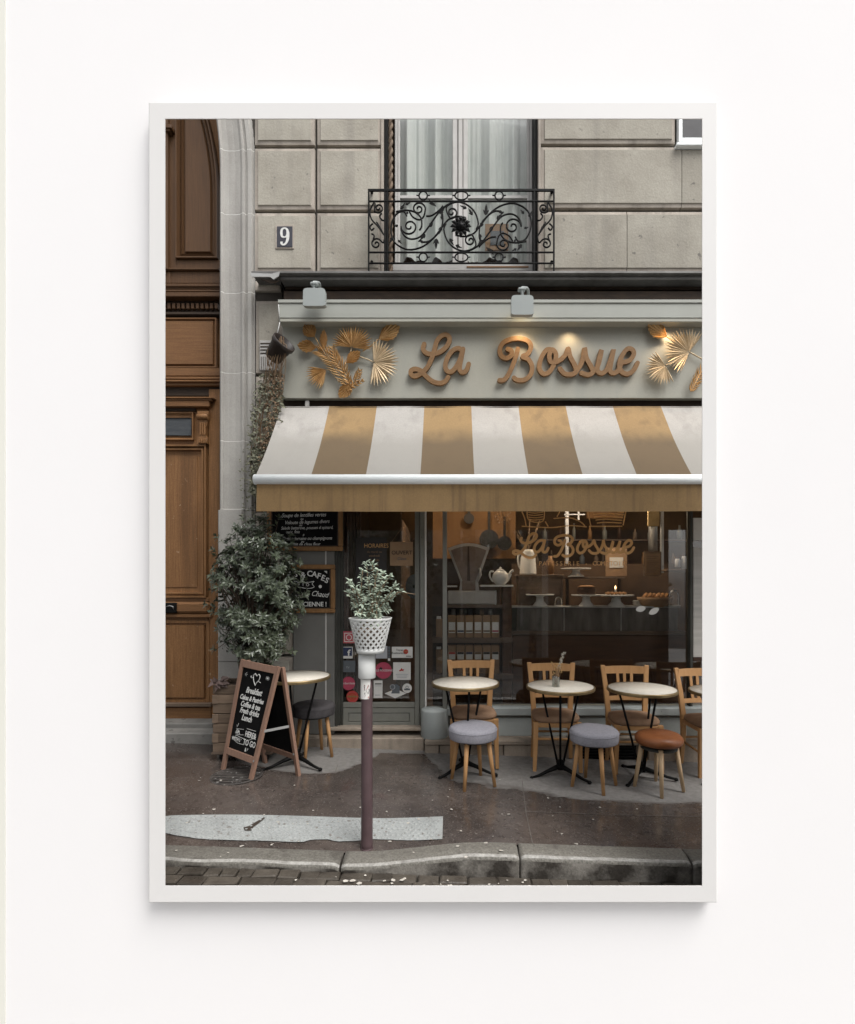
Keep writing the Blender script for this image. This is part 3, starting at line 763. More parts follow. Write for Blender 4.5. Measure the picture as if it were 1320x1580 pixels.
bp('card_box', m_kraft, 749, 345, 785, 386, DWN + .03, .02, .003, win); bp('card_inset', m_greyp, 757, 356, 778, 378, DWN + .024, .004, .002, win)
bp('room_back', m_interior, 590, 25, 834, 419, DWN + .3, .05, 0, win)
# small window, top right
sw = thing('small_window', 'small pale framed window with grey glass at the top right', 'window', at(1100, 223, DS))
bp('frame', m_abar, 1048, 60, 1053.5, 218, DS - .02, .06, .003, sw); bp('frame', m_abar, 1148, 60, 1153, 218, DS - .02, .06, .003, sw)
bp('frame', m_abar, 1053.5, 212, 1148, 218, DS - .02, .06, .003, sw); bp('sill', m_abar, 1045, 219, 1157, 223.5, DS - .05, .12, .005, sw)
bp('pane', M('dim_glass', (.09, .088, .09), rough=.15), 1053.5, 60, 1148, 212, DS + .01, .02, 0, sw)

# ------------------------------------------------------------------ balcony railing
bal = thing('balcony_railing', 'black wrought iron balcony railing with scrolls and a central rosette', 'balcony railing', at(712, 417, 4.93))
DB = 4.93
def zb(x, y): return (560 + x / 4.4, 170 + y / 4.4)
def itube(mb, pts, r=.0065, seg=6, dy=0.0):
    mb.tube([at(x, y, DB) + Vector((0, dy, 0)) for x, y in pts], r, seg)
def irail(y, r, name='rail'):
    a, b = zb(36, y), zb(1303, y); MB().pbox(a[0], a[1] - r, b[0], a[1] + r, DB - .008, .016, .003).build(name, m_iron, bal)
irail(540, 2.0, 'top_rail'); irail(615, 1.1); irail(962, 1.1); irail(1036, 1.1)
for x in (40, 1299): a = zb(x, 535); MB().pbox(a[0] - 1.2, a[1], a[0] + 1.2, 419, DB - .009, .018, .002).build('post', m_iron, bal)
for x in (150, 168, 1165): a = zb(x, 540); MB().pbox(a[0] - 1.3, a[1], a[0] + 1.3, 419, DB - .006, .012, .002).build('post', m_iron, bal)
for x in (40, 1299):
    for y in (560, 1030): a = zb(x + (22 if x < 100 else -16), y); MB().tube([at(a[0], a[1], DB), at(a[0], a[1], DS + .03)], .014, 8).build('wall_fixing', m_iron, bal)
def spiral(cx, cy, r0, r1, a0, turns, n=40, ccw=1):
    return [(cx + (r0 + (r1 - r0) * k / n) * math.cos(a0 + ccw * 2 * PI * turns * k / n), cy + (r0 + (r1 - r0) * k / n) * math.sin(a0 + ccw * 2 * PI * turns * k / n)) for k in range(n + 1)]
def rot180(pts): return [(1336 - x, 1580 - y) for x, y in pts]
main = [spiral(318, 790, 8, 58, 0, 1.5) + [(262, 815), (285, 855), (330, 876), (390, 860), (435, 810), (480, 745), (530, 680), (590, 635), (655, 620)],
        spiral(380, 670, 8, 46, PI, 1.5) + [(415, 720), (385, 745), (340, 725), (318, 690)],
        [(300, 720), (280, 690), (235, 700), (200, 760), (193, 830), (215, 895), (270, 935), (330, 948), (410, 925), (480, 870), (535, 800), (580, 745), (640, 722), (700, 730)],
        [(225, 690), (290, 680), (350, 690), (395, 730), (400, 790), (385, 815)],
        spiral(605, 695, 7, 40, 0, 1.3) + [(568, 680), (575, 650), (610, 630), (660, 624), (720, 650), (765, 700), (785, 770), (770, 810)],
        [(430, 720), (470, 715), (520, 680), (545, 650)], [(410, 895), (450, 890), (500, 850), (535, 800), (545, 740), (540, 700)]]
for s_ in main:
    for q in (s_, rot180(s_)):
        P = [zb(x, y) for x, y in smooth_path(q, 3)]
        mb = MB(); itube(mb, P, .0082); mb.build('scroll', m_iron, bal)
# leaves, bands and buds on the scrolls
def leafp(mb, x, y, ang, l, w, d=.004):
    c, s_ = math.cos(ang), math.sin(ang); q = []
    for t, h in ((0, 0), (.3, .5), (.65, .38), (1, 0), (.65, -.30), (.3, -.45)): q.append(zb(x + c * t * l - s_ * h * w, y + s_ * t * l + c * h * w))
    mb.ppoly(q, DB - d, 2 * d)
orn = [(255, 670, -.9, 60, 22), (210, 860, 2.2, 60, 22), (455, 790, -1.1, 50, 34), (425, 840, 2.3, 60, 30), (520, 700, -.8, 60, 26), (475, 640, -2.2, 55, 22), (500, 870, 1.6, 85, 34), (540, 740, -1.7, 50, 22),
       (590, 870, 1.0, 60, 22), (240, 880, .8, 40, 14), (470, 630, .6, 40, 16), (535, 790, 1.9, 60, 26), (630, 915, .4, 55, 16), (400, 880, 2.7, 30, 22), (290, 640, -.4, 40, 14), (390, 890, .2, 40, 18), (310, 690, 2.4, 30, 14), (240, 780, 2.9, 35, 14)]
for (x, y, an, l, w_) in orn:
    for (xx, yy, aa) in ((x, y, an), (1336 - x, 1580 - y, an + PI)):
        mb = MB(); leafp(mb, xx, yy, aa, l * .9, w_ * .72); leafp(mb, xx, yy, aa + .5, l * .5, w_ * .35, .0035); leafp(mb, xx, yy, aa - .5, l * .5, w_ * .35, .0045); mb.build('iron_leaf', m_iron, bal)
for side in (0, 1):
    mbx = lambda p: [(1337 - x, y) for x, y in p] if side else p
    for s_ in (spiral(108, 665, 6, 34, 0, 1.4) + [(82, 625), (50, 680), (60, 740), (105, 790), (140, 840)], spiral(92, 908, 6, 38, PI, 1.4) + [(140, 900), (152, 860), (140, 840), (120, 800), (95, 760)],
               [(70, 770), (50, 790), (60, 815), (78, 800)], [(60, 840), (78, 850), (72, 880)], [(130, 700), (115, 720), (130, 745), (150, 750)]):
        mb = MB(); itube(mb, [zb(x, y) for x, y in smooth_path(mbx(s_), 3)], .0078); mb.build('side_scroll', m_iron, bal)
for y in (580, 999):
    for x, rx in ((411, 28), (670, 44), (926, 28)):
        mb = MB(); P = [zb(x + rx * math.cos(a * PI / 10), y + 29 * math.sin(a * PI / 10)) for a in range(20)]
        mb.tube([at(px, py, DB) for px, py in P], .0075, 6, closed=True)
        for s_ in (-1, 1): itube(mb, [zb(x + s_ * rx, y), zb(x + s_ * (rx + 18), y - 2)], [.010, .004] if False else .006)
        mb.build('ring', m_iron, bal)
# rosette
c = at(*zb(666, 790), DB - .02); mb = MB()
for ring_, (r0, n_, ln) in enumerate(((.035, 12, .070), (.012, 8, .045))):
    for k in range(n_):
        a = 2 * PI * k / n_ + ring_ * .3
        for q in ((0, 0),):
            d = Vector((math.cos(a), 0, math.sin(a))); t = Vector((-math.sin(a), 0, math.cos(a)))
            b0 = c + d * r0; w_ = .019 - .006 * ring_
            mb.add([b0 - t * w_ * .6, b0 + t * w_ * .6, b0 + d * ln * .6 + t * w_ + Vector((0, -.012, 0)), b0 + d * ln + Vector((0, .006, 0)), b0 + d * ln * .6 - t * w_ + Vector((0, -.012, 0)), b0 + d * ln * .5 + Vector((0, -.02 - .008 * ring_, 0))],
                   [(0, 1, 5), (1, 2, 5), (2, 3, 5), (3, 4, 5), (4, 0, 5)])
M4 = Matrix.Translation(c) @ Matrix.Rotation(R(90), 4, 'X')
sub = MB().lathe([(.052, .0), (.046, .014), (.03, .018), (.022, .030), (0, .034)], (0, 0, 0), 14); mb.add([M4 @ v for v in sub.v], sub.f, True)
mb.build('rosette', m_iron, bal)

# ------------------------------------------------------------------ carriage door
door = thing('carriage_door', 'brown panelled oak carriage door under a stone arch', 'door', at(260, 1113, DD))
def dp(name, x0, y0, x1, y1, rec=0.0, depth=.05, mat=None, bev=.004): return bp(name, (m_oak_shaded if y1 < 500 and mat in (None, m_oak, m_oakh) else mat or m_oak), x0, y0, x1, y1, DD + rec, depth, bev, door)
def dr(name, x0, y0, x1, y1, prof, rec=0.0, mat=None): return MB().rings(x0, y0, x1, y1, DD + rec, prof, .05).build(name, (m_oak_shaded if y1 < 500 else mat or m_oak), door)
dp('backing', 60, 20, 345, 1113, .06, .04, m_oak, 0)
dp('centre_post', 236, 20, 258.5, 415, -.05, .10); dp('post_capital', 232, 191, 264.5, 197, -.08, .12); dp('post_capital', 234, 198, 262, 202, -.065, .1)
# upper arched panel
def arcx(x, y): return x - max(0, 300 - y) ** 2 / (2 * 430.0)
def arch_ring(x0, x1, y1, ins0, ins1, d0, d1, mb):
    top = 135; n = 14
    def outline(i):
        P = [(x0 + i, top + i)]; P += [(x0 + i, y1 - i), (x1 - i, y1 - i)]
        for k in range(n + 1): y = 300 + (top + i - 300) * k / n; P.append((arcx(x1, y) - i, y))
        return P
    A = outline(ins0); B = outline(ins1); vv = [at(x, y, DD) + Vector((0, d0, 0)) for x, y in A] + [at(x, y, DD) + Vector((0, d1, 0)) for x, y in B]
    m_ = len(A); mb.add(vv, [(k, k + 1, m_ + k + 1, m_ + k) for k in range(m_ - 1)]); return B
mb = MB(); B = None
for i0, i1, d0, d1 in ((0, 0.01, .06, -.03), (0.01, 2, -.03, -.03), (2, 4, -.03, .02), (4, 8, .02, -.005), (8, 9.5, -.005, .035), (9.5, 11, .035, .035), (11, 13, .035, .008)): B = arch_ring(273, 337, 400, i0, i1, d0, d1, mb)
mb.add([at(x, y, DD) + Vector((0, .008, 0)) for x, y in B], [tuple(range(len(B)))]); mb.build('arched_panel', m_oak_shaded, door)
dp('stile', 260, 20, 272.5, 415, .0, .05); dp('rail', 272.5, 401, 340, 415, .002, .05, m_oakh)
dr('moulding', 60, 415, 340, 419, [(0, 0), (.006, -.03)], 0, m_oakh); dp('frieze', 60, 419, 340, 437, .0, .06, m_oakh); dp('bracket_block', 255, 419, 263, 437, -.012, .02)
for y0, y1, d in ((437, 442, -.05), (442.5, 446, -.035), (446.5, 450, -.05), (450.5, 457.5, -.07)): dp('moulding', 60, y0, 340, y1, d, .12, m_oakh, .006)
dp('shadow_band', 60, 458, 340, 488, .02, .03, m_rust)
for k in range(34):
    x = 336 - 7.3 * k; dp('dentil', x - 4.6, 467.5, x, 476, -.02, .05, m_oak, .002)
dp('moulding', 60, 481, 340, 485, -.015, .05, m_rust)
dr('panel', 150, 490, 334, 567, [(0, 0), (.012, 0), (.018, .022), (.03, .022), (.036, .0)], -.0, m_oakh)
for y0, y1, d in ((567.5, 580, .0), (581, 585, -.04), (586, 589, -.055), (590, 595, -.03)): dp('moulding', 60, y0, 340, y1, d, .09, m_oakh, .005)
dp('frieze', 60, 596, 340, 611, .01, .05, m_rust)
# leaf
dp('stile', 322.5, 600, 340, 1113, .0, .06)
dp('leaf', 60, 612, 322, 1113, .02, .04)
for y0, y1, x1, d in ((612, 614.5, 329, -.07), (615, 618, 327, -.055), (618.5, 627, 323, -.05)): dp('door_cornice', 60, y0, x1, y1, d, .11, m_oakh, .004)
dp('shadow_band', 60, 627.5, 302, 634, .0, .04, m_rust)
dr('window_frame', 180, 636, 299, 679, [(0, -.01), (.010, -.01), (.03, .01)], 0)
dr('door_window', 182, 645, 296, 672, [(0, -.008), (.006, .004)], -.002, M('dark_old_glass', (.035, .04, .045), (.07, .075, .08), 9, .2, stretch=(1, 1, 4)))
# carved console
mb = MB(); cc = [(305, 634), (322, 634), (322, 641), (320, 652), (318, 660), (318, 672), (320, 676), (320, 684), (305, 684), (305, 676), (308, 672), (308, 655), (305, 646)]
mb.ppoly(cc, DD - .045, .06)
p = at(313, 643, DD - .05); mb.tube([(p.x - .055, DD - .045, p.z), (p.x + .055, DD - .045, p.z)], .03, 14)
for k in range(3): mb.pbox(308.5 + 3.3 * k, 652, 310.5 + 3.3 * k, 671, DD - .055, .02, .002)
for k in range(4): mb.pbox(307 + 3.3 * k, 677, 309 + 3.3 * k, 683, DD - .055, .02, .002)
mb.build('carved_console', m_oak, door)
dr('panel_moulding', 150, 687, 320, 922, [(0, -.03), (.016, -.03), (.022, .006), (.034, -.016), (.05, -.016), (.058, .028), (.085, .030), (.090, .042), (.098, .042), (.106, .012)])
dp('rail', 60, 922.5, 323, 928, -.01, .05, m_oakh)
dp('round_rail', 60, 928.5, 322, 947, -.045, .09, m_oakh, .026)
dp('handle_box', 250, 930, 272, 946, -.06, .07, m_iron, .008)
mb = MB(); h = [at(257, 936, DD - .07), at(262, 934.5, DD - .075), at(267, 936, DD - .075), at(268, 940, DD - .065)]; mb.tube(h, .0045, 8); mb.build('handle', m_steel, door)
dp('rail', 60, 947.5, 326, 953, -.03, .07, m_oakh, .006)
dr('lower_panel', 150, 957, 323, 1084, [(0, 0), (.028, 0), (.032, .020), (.048, .020), (.052, -.006)], -.005)
dp('weather_bar', 60, 1085, 326, 1091, -.04, .08, m_crate, .006); dp('kick_board', 60, 1092, 326, 1113, -.01, .05, m_oakh)
st_ = thing('door_step', None, None); st_['kind'] = 'structure'; st_['label'] = 'stone step under the carriage door'
bp('step_stone', m_gstep, 60, 1116, 329, 1131, 5.06, .3, .01, st_); bp('step_stone', m_gstep, 60, 1131, 329, 1158, 4.90, .5, .012, st_)

# ------------------------------------------------------------------ sign board
DB_ = 4.98
sign = thing('shop_sign', 'sage green fascia board with sawn wooden letters La Bossue above the striped awning', 'shop sign', at(760, 614, DB_))
def sgp(name, mat, x0, y0, x1, y1, D, depth, bev=.004): return bp(name, mat, x0, y0, x1, y1, D, depth, bev, sign)
sgp('fascia_board', m_sage, 436, 500, 1260, 614.5, DB_, .07, .004)
sgp('cornice', m_sagelt, 430.5, 467.5, 1260, 490.5, 4.87, .16, .004); sgp('cornice_cap', m_sagelt, 429, 462, 1260, 467, 4.86, .18, .003)
sgp('cornice_lip', m_sage, 430.5, 491, 1260, 496.5, 4.875, .155, .004)
def letter(name, strokes, w=7.0):
    mb = MB()
    for k, s_ in enumerate(strokes): ribbon(mb, s_, w, DB_ - .040 - .0015 * k, .030, .0035)
    for s_ in strokes:
        p = at(*s_[len(s_) // 2], DB_ - .04); mb.tube([(p.x, DB_ - .03, p.z), (p.x, DB_ + .001, p.z)], .006, 6)
    return mb.build(name, m_letter, sign)
zl = lambda P: [(380 + x / 3.667, 410 + y / 3.667) for x, y in P]
zr = lambda P: [(740 + x / 3.667, 410 + y / 3.667) for x, y in P]
GL = {
 'L': [zl([(1008, 442), (1002, 470), (1022, 494), (1062, 498), (1105, 482), (1140, 448), (1152, 412), (1136, 391), (1108, 395), (1080, 425), (1066, 475), (1048, 530), (1022, 578), (985, 612), (952, 624), (933, 612), (935, 592), (958, 584), (990, 595), (1022, 628), (1058, 655), (1098, 664), (1128, 652), (1143, 630)])],
 'a': [zl([(1222, 478), (1200, 466), (1168, 480), (1138, 522), (1128, 570), (1142, 598), (1166, 596), (1192, 566), (1214, 520), (1226, 472)]), zl([(1228, 470), (1216, 530), (1208, 582), (1222, 602), (1246, 592), (1260, 556)])],
 'B': [zr([(218, 470), (208, 510), (186, 570), (160, 622), (138, 646), (114, 648)]), zr([(160, 470), (182, 482), (180, 508), (152, 522), (124, 508), (116, 472), (136, 434), (186, 413), (240, 412), (280, 430), (292, 462), (274, 498), (244, 514), (278, 530), (298, 570), (290, 616), (254, 645), (214, 646), (196, 634)])],
 'o': [zr([(408, 474), (380, 476), (350, 522), (340, 578), (362, 610), (396, 600), (424, 554), (434, 502), (412, 474), (396, 506), (404, 542), (432, 545), (462, 530)])],
 's': [zr([(462, 530), (488, 502), (503, 468), (514, 512), (540, 562), (548, 598), (522, 614), (482, 610), (456, 582)])],
 's2': [zr([(545, 604), (576, 555), (592, 505), (597, 467), (606, 520), (634, 572), (642, 602), (616, 617), (578, 606)])],
 'u': [zr([(640, 604), (668, 572), (684, 520), (692, 476), (676, 540), (668, 588), (690, 608), (720, 588), (744, 530), (760, 474), (746, 545), (740, 592), (760, 608), (784, 596)])],
 'e': [zr([(784, 596), (800, 560), (804, 548), (848, 536), (874, 502), (866, 474), (838, 470), (808, 508), (792, 560), (804, 598), (838, 612), (872, 592), (895, 550)])]}
for k, s_ in GL.items(): letter('letter', s_)
# recessed spot lights under the cornice and two floodlights hanging over it
def spot_light(px, lit, label):
    t = thing('recessed_light', label, 'spotlight', at(px, 496, 4.93), 'recessed lights under the sign cornice')
    bp('bezel', m_brass, px - 12.5, 496.4, px + 12.5, 497.6, 4.895, .065, .001, t); bp('lens', m_lit if lit else m_greyp, px - 10, 497.7, px + 10, 498.3, 4.90, .035, 0, t)
spot_light(583, 0, 'unlit recessed light above the big gold fan leaf left of the letters'); spot_light(735, 0, 'unlit recessed light above the gap between La and Bossue')
spot_light(882, 1, 'lit recessed light above the two letters s in Bossue'); spot_light(1034, 1, 'lit recessed light above the gold palm leaves at the right end of the sign')
def warm(px, py, D, e, size=.05, col=(1, .72, .42), name='lamp_light'):
    l = bpy.data.lights.new(name, 'SPOT'); l.energy = e; l.color = col; l.shadow_soft_size = size; l.spot_size = R(125); l.spot_blend = .9
    o = bpy.data.objects.new(name, l); COL.objects.link(o); o.location = at(px, py, D); o.rotation_euler = (R(12), 0, 0); return o
warm(882, 501, 4.88, 1.6, .035); warm(1034, 501, 4.88, 3.2, .035); warm(806, 499, 4.86, 2.6, .035)
def flood(cx, y0, y1, ytop, label, tilt):
    t = thing('floodlight', label, 'floodlight', at(cx, ytop, 4.95), 'floodlights over the sign')
    D = 4.70; mb = MB(); q = []
    for k in range(24):
        a = 2 * PI * k / 24; c_, s_ = math.cos(a), math.sin(a); f = lambda v: math.copysign(abs(v) ** .32, v)
        q.append((cx + 17.2 * f(c_) + (1.2 if s_ > .3 else 0) * (1 if c_ > 0 else -1), (y0 + y1) / 2 + (y1 - y0) / 2 * f(s_)))
    mb.ppoly(q, D, .05); mb.ppoly([((x - cx) * .82 + cx, (y - (y0 + y1) / 2) * .8 + (y0 + y1) / 2) for x, y in q], D + .05, .05); mb.build('housing', m_lampgrey, t)
    bp('glass_face', m_lit if tilt else m_greyp, cx - 12, y1 - 1.5, cx + 12, y1 + .6, D + .055, .04, 0, t)
    mb = MB(); P = [at(cx, y0 + 2, D + .03), at(cx - 1, ytop + 3, D + .02), at(cx + 1, ytop + 1, D + .06), at(cx + 8, ytop + 3, D + .16), at(cx + 9, ytop + 14, 4.93)]; mb.tube([tuple(p) for p in smooth_path([tuple(x) for x in P], 4)], .013, 8); mb.build('arm', m_lampgrey, t)
    MB().pbox(cx - 6.5, ytop - .5, cx + 5, ytop + 4, D + .0, .05, .008).build('knuckle', m_lampgrey, t)
flood(485, 444, 472, 434.5, 'small grey floodlight over the empty left end of the sage fascia', 0)
flood(806.5, 455, 485.5, 443, 'small grey floodlight over the big letter B', 1)

# gold palm leaves fixed to the fascia
rg = random.Random(5)
def fan(label, hx, hy, r, a0, a1, n, mat=None, stem=None, notch=.18):
    """pleated fan palm: folded blades spread round a hub; angles in degrees, counter-clockwise from right"""
    t = thing('palm_fan_leaf', label, 'palm leaf', at(hx, hy, DB_ - .05), 'gold palm leaves on the fascia')
    for k in range(n):
        a = R(a0 + (a1 - a0) * (k + .5) / n); l = 1.08 * r * (1 - .6 * notch * rg.random()) * (.92 + .08 * math.sin(PI * (k + .5) / n)); w = abs(R(a1 - a0)) / n * .62
        d0 = DB_ - .045; tip = DB_ - .055 - rg.random() * .03
        c, s_ = math.cos, math.sin
        P = lambda rr, aa, D, dd=0: at(hx + rr * c(aa), hy - rr * s_(aa), D) + Vector((0, dd, 0))
        mid = .62
        vv = [P(1, a, d0), P(l * mid, a - w, (d0 + tip) / 2, .006), P(l * mid, a, (d0 + tip) / 2, -.006), P(l * mid, a + w, (d0 + tip) / 2, .006), P(l, a + rg.uniform(-.03, .03), tip)]
        MB().add(vv, [(0, 1, 2), (0, 2, 3), (1, 4, 2), (2, 4, 3)]).build('blade', mat or m_gold, t)
    if stem: MB().tube([tuple(at(x, y, DB_ - .03)) for x, y in smooth_path([(hx, hy)] + stem, 5)], .006, 6).build('stem', mat or m_goldpale, t)
def spade(label, bx_, by_, tx, ty, w, mat=None, stem=None):
    """pleated spear-shaped leaf from base to tip"""
    t = thing('palm_spear_leaf', label, 'palm leaf', at(bx_, by_, DB_ - .04), 'gold palm leaves on the fascia')
    ux, uy = tx - bx_, ty - by_; l = math.hypot(ux, uy); ux /= l; uy /= l; n = 9
    def edge(s_):   # s in -1..1 round the outline
        a = s_ * 1.25; f = math.cos(a * 1.02) ** .7 if abs(a) < 1.5 else 0
        along = l * (.30 + .70 * max(0, 1 - abs(s_) ** 1.25)); side = w * math.sin(s_ * PI * .62) * (1 if abs(s_) < .8 else .9)
        return (bx_ + ux * along - uy * side, by_ + uy * along + ux * side)
    vv = [at(bx_, by_, DB_ - .045)]; ff = []
    for k in range(2 * n + 1):
        s_ = -1 + k / n; x, y = edge(s_); vv.append(at(x, y, DB_ - .052) + Vector((0, -.008 if k % 2 else .008, 0)))
    for k in range(2 * n): ff.append((0, k + 1, k + 2))
    MB().add(vv, ff).build('blade', mat or m_gold, t)
    if stem: MB().tube([tuple(at(x, y, DB_ - .03)) for x, y in smooth_path([(bx_, by_)] + stem, 5)], .0055, 6).build('stem', mat or m_gold, t)
def feather(label, pts, w, n, mat=None):
    """feather palm: leaflets either side of a curved midrib"""
    t = thing('palm_feather_leaf', label, 'palm leaf', at(*pts[0], DB_ - .04), 'gold palm leaves on the fascia')
    P = smooth_path(pts, 12); MB().tube([tuple(at(x, y, DB_ - .04)) for x, y in P], .005, 6).build('midrib', mat or m_gold, t)
    for k in range(n):
        i = int((len(P) - 2) * k / n); x, y = P[i]; x2, y2 = P[i + 1]; a = math.atan2(y2 - y, x2 - x); f = math.sin(PI * (.12 + .80 * k / n)) ** .6
        for s_ in (-1, 1):
            b = a + s_ * (.72 - .3 * k / n); l = w * f; cx, cy = x + math.cos(b) * l, y + math.sin(b) * l; nx, ny = -math.sin(b) * 1.5, math.cos(b) * 1.5
            mx_, my_ = x + math.cos(b) * l * .45, y + math.sin(b) * l * .45; D0 = DB_ - .045
            MB().add([at(x, y, D0), at(mx_ + nx, my_ + ny, D0 - .004), at(mx_, my_, D0 - .016), at(mx_ - nx, my_ - ny, D0 - .004), at(cx, cy, D0 - .02)], [(0, 1, 2), (0, 2, 3), (1, 4, 2), (2, 4, 3)]).build('leaflet', mat or m_gold, t)
fan('broad gold fan leaf opening upwards, topmost in the bunch left of the letters', 543, 536, 35, 172, -8, 24, stem=[(540, 548), (536, 562), (530, 580)])
fan('pale gold fan leaf opening towards the letter L', 577, 559, 38, 96, -102, 22, m_goldpale, [(566, 554), (554, 550)], .12)
fan('small gold fan leaf hanging low at the bunch\'s outer left edge', 504, 570, 34, 258, 168, 13, stem=[(510, 572), (524, 590)])
spade('gold spear leaf highest at the outer left of the bunch', 486, 520, 470, 500, 11, stem=[(492, 530), (504, 550), (516, 572)])
spade('gold spear leaf pointing sideways at the outer left below the highest one', 489, 536, 459, 532, 10, stem=[(505, 536), (530, 532)])
spade('narrow upright gold spear leaf between the outer pair and the broad fan', 499, 540, 500, 508, 6)
spade('gold spear leaf pointing up to the unlit recessed light', 584, 524, 617, 503, 12, stem=[(572, 534), (560, 542)])
spade('small gold spear leaf in the middle of the bunch under the broad fan', 534, 560, 556, 542, 9, stem=[(530, 575), (532, 590)])
spade('gold spear leaf pointing down at the foot of the bunch', 544, 592, 523, 613, 10)
feather('long gold feather leaf leaning left from the foot of the bunch', [(538, 595), (524, 572), (508, 552), (491, 541)], 26, 15)
feather('darker gold feather leaf rising behind the long one', [(540, 592), (530, 570), (520, 555), (512, 535)], 19, 12)
feather('slim gold feather leaf leaning right from the foot of the bunch', [(541, 597), (548, 588), (552, 580), (556, 570)], 12, 7); feather('low gold feather leaf lying out to the right at the foot', [(535, 603), (548, 594), (562, 586)], 9, 6)
spade('gold spear leaf below the lit recessed light near the frame', 1030, 520, 1000, 500, 12, stem=[(1040, 526), (1052, 535)])
fan('large pale gold fan leaf beside the frame under the lit recessed light', 1064, 543, 38, 250, 52, 24, m_goldpale, [(1080, 552), (1100, 562)], .14)
fan('lower pale gold fan leaf just right of the letter e', 1027, 564, 30, 300, 122, 18, m_goldpale, [(1040, 558), (1052, 552)], .14)
feather('gold feather leaf low at the sign\'s cut off right end', [(1066, 604), (1074, 590), (1084, 572), (1100, 556)], 17, 13)
fan('pale gold fan leaf partly hidden by the frame at the right', 1112, 560, 34, 90, -90, 16, m_goldpale)

# ------------------------------------------------------------------ awning
awn = thing('striped_awning', 'ochre and white striped awning with a white front bar and ochre valance', 'awning', at(740, 740, 4.36))
DA, DFa = 4.99, 4.99 / 1.148
SW = 73.2; xs = [434, 508.5, 581.8, 655, 727.6, 800.3, 873.2, 946, 1020]
while xs[-1] < 1240: xs.append(xs[-1] + 73.3)
zt_, zb_ = at(0, 627, DA).z, at(0, 733, DFa).z
X = [(x - PX) * DA / F for x in xs]
rw = random.Random(9)
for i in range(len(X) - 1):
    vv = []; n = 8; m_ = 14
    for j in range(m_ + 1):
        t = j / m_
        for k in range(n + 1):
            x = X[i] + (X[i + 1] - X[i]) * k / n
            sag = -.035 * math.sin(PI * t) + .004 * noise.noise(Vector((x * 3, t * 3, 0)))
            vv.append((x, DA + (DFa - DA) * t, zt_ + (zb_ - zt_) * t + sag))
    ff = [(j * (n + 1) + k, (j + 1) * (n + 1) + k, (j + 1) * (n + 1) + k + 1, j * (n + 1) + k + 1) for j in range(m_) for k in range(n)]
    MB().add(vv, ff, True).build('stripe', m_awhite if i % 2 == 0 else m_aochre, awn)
mb = MB(); p = at(0, 740, DFa); mb.tube([(X[0] - .012, DFa, p.z), (X[-1], DFa, p.z)], .043, 18); mb.build('front_bar', m_abar, awn)
vv = []; n = 320; za, zb2 = at(0, 747, DFa).z, at(0, 789.5, DFa).z
for k in range(n + 1):
    x = X[0] + .012 + (X[-1] - X[0]) * k / n
    for j in range(7):
        t = j / 6; y = DFa - .012 + t * (.007 * math.sin(x * 5) + .003 * math.sin(x * 17 + 1) + .006 * noise.noise(Vector((x * 9, 0, 0))))
        vv.append((x, y, za + (zb2 - za) * t + (.002 * math.sin(x * 4) if j == 6 else 0)))
MB().add(vv, [(7 * k + j, 7 * k + 7 + j, 7 * k + 8 + j, 7 * k + 1 + j) for k in range(n) for j in range(6)], True).build('valance', m_valance, awn)
for px in (470, 900, 1200):
    a = at(px, 640, DA); b = at(px, 742, DFa + .03); MB().tube([(a.x, DA - .02, zt_ - .10), (a.x + .1, (DA + DFa) / 2, zt_ - .62), (a.x, DFa + .04, b.z)], .016, 6).build('arm', m_abar, awn)
MB().tube([(X[0], DA + .02, zt_ - .03), (X[-1], DA + .02, zt_ - .03)], .035, 10).build('roller', m_rust, awn)
bp('bracket', m_winwhite, 471, 618, 477, 627, 5.0, .03, .002, awn)

# ------------------------------------------------------------------ shopfront joinery
DG = 5.08
shop = thing('shopfront', 'grey green café shopfront with glazed door and wide display window under the awning', 'shopfront', at(780, 1142, 5.0))
def sp_(name, mat, x0, y0, x1, y1, D, depth, bev=.004): return bp(name, mat, x0, y0, x1, y1, D, depth, bev, shop)
sp_('pier', m_cream_pier, 452.6, 640, 516, 1133, 5.03, .3, .006); sp_('pier_bead', m_winwhite, 502, 780, 504, 1118, 5.026, .01, .001)
sp_('header', m_rust, 436, 616, 1260, 630, 5.06, .1); sp_('header', m_shopdark, 437, 631, 1260, 700, 5.08, .1)
sp_('door_jamb', m_shopdark, 516.5, 700, 521, 1122, 5.05, .2); sp_('door_jamb', m_shopdark, 521.5, 700, 525.5, 1122, 5.08, .2); 
sp_('door_rail', m_shop, 526, 700, 655.5, 720, 5.10, .05); sp_('door_stile', m_shop, 640.5, 720, 648, 1122, 5.09, .06); sp_('door_stile', m_shop, 648.5, 700, 655.5, 1140, 5.06, .09); sp_('door_stile', m_shopdark, 526, 720, 529.5, 1122, 5.09, .06)
sp_('door_glass', m_glass, 529.5, 720, 640.5, 1084, 5.115, .006, 0)
sp_('door_bottom_rail', m_shop, 529.6, 1084, 640.4, 1092, 5.095, .05); mb = MB().rings(530, 1092.5, 640, 1122, 5.10, [(0, 0), (.045, 0), (.05, .012), (.058, .004)], .05); mb.build('door_kick_panel', m_shop, shop)
sp_('mullion', m_paper, 655.8, 700, 658.5, 1092, 5.05, .02, .002); sp_('side_glass', m_glass, 659, 700, 683, 1092, DG + .01, .006, 0); sp_('mullion', m_shop, 683.3, 700, 690, 1095, 4.99, .10)
sp_('window_glass', m_glass, 690.3, 700, 1065, 1092, DG, .006, 0); sp_('mullion', m_shopdark, 1065.3, 700, 1069.5, 1092, 5.03, .08); sp_('window_glass', m_glass, 1070, 700, 1250, 1092, DG, .006, 0)
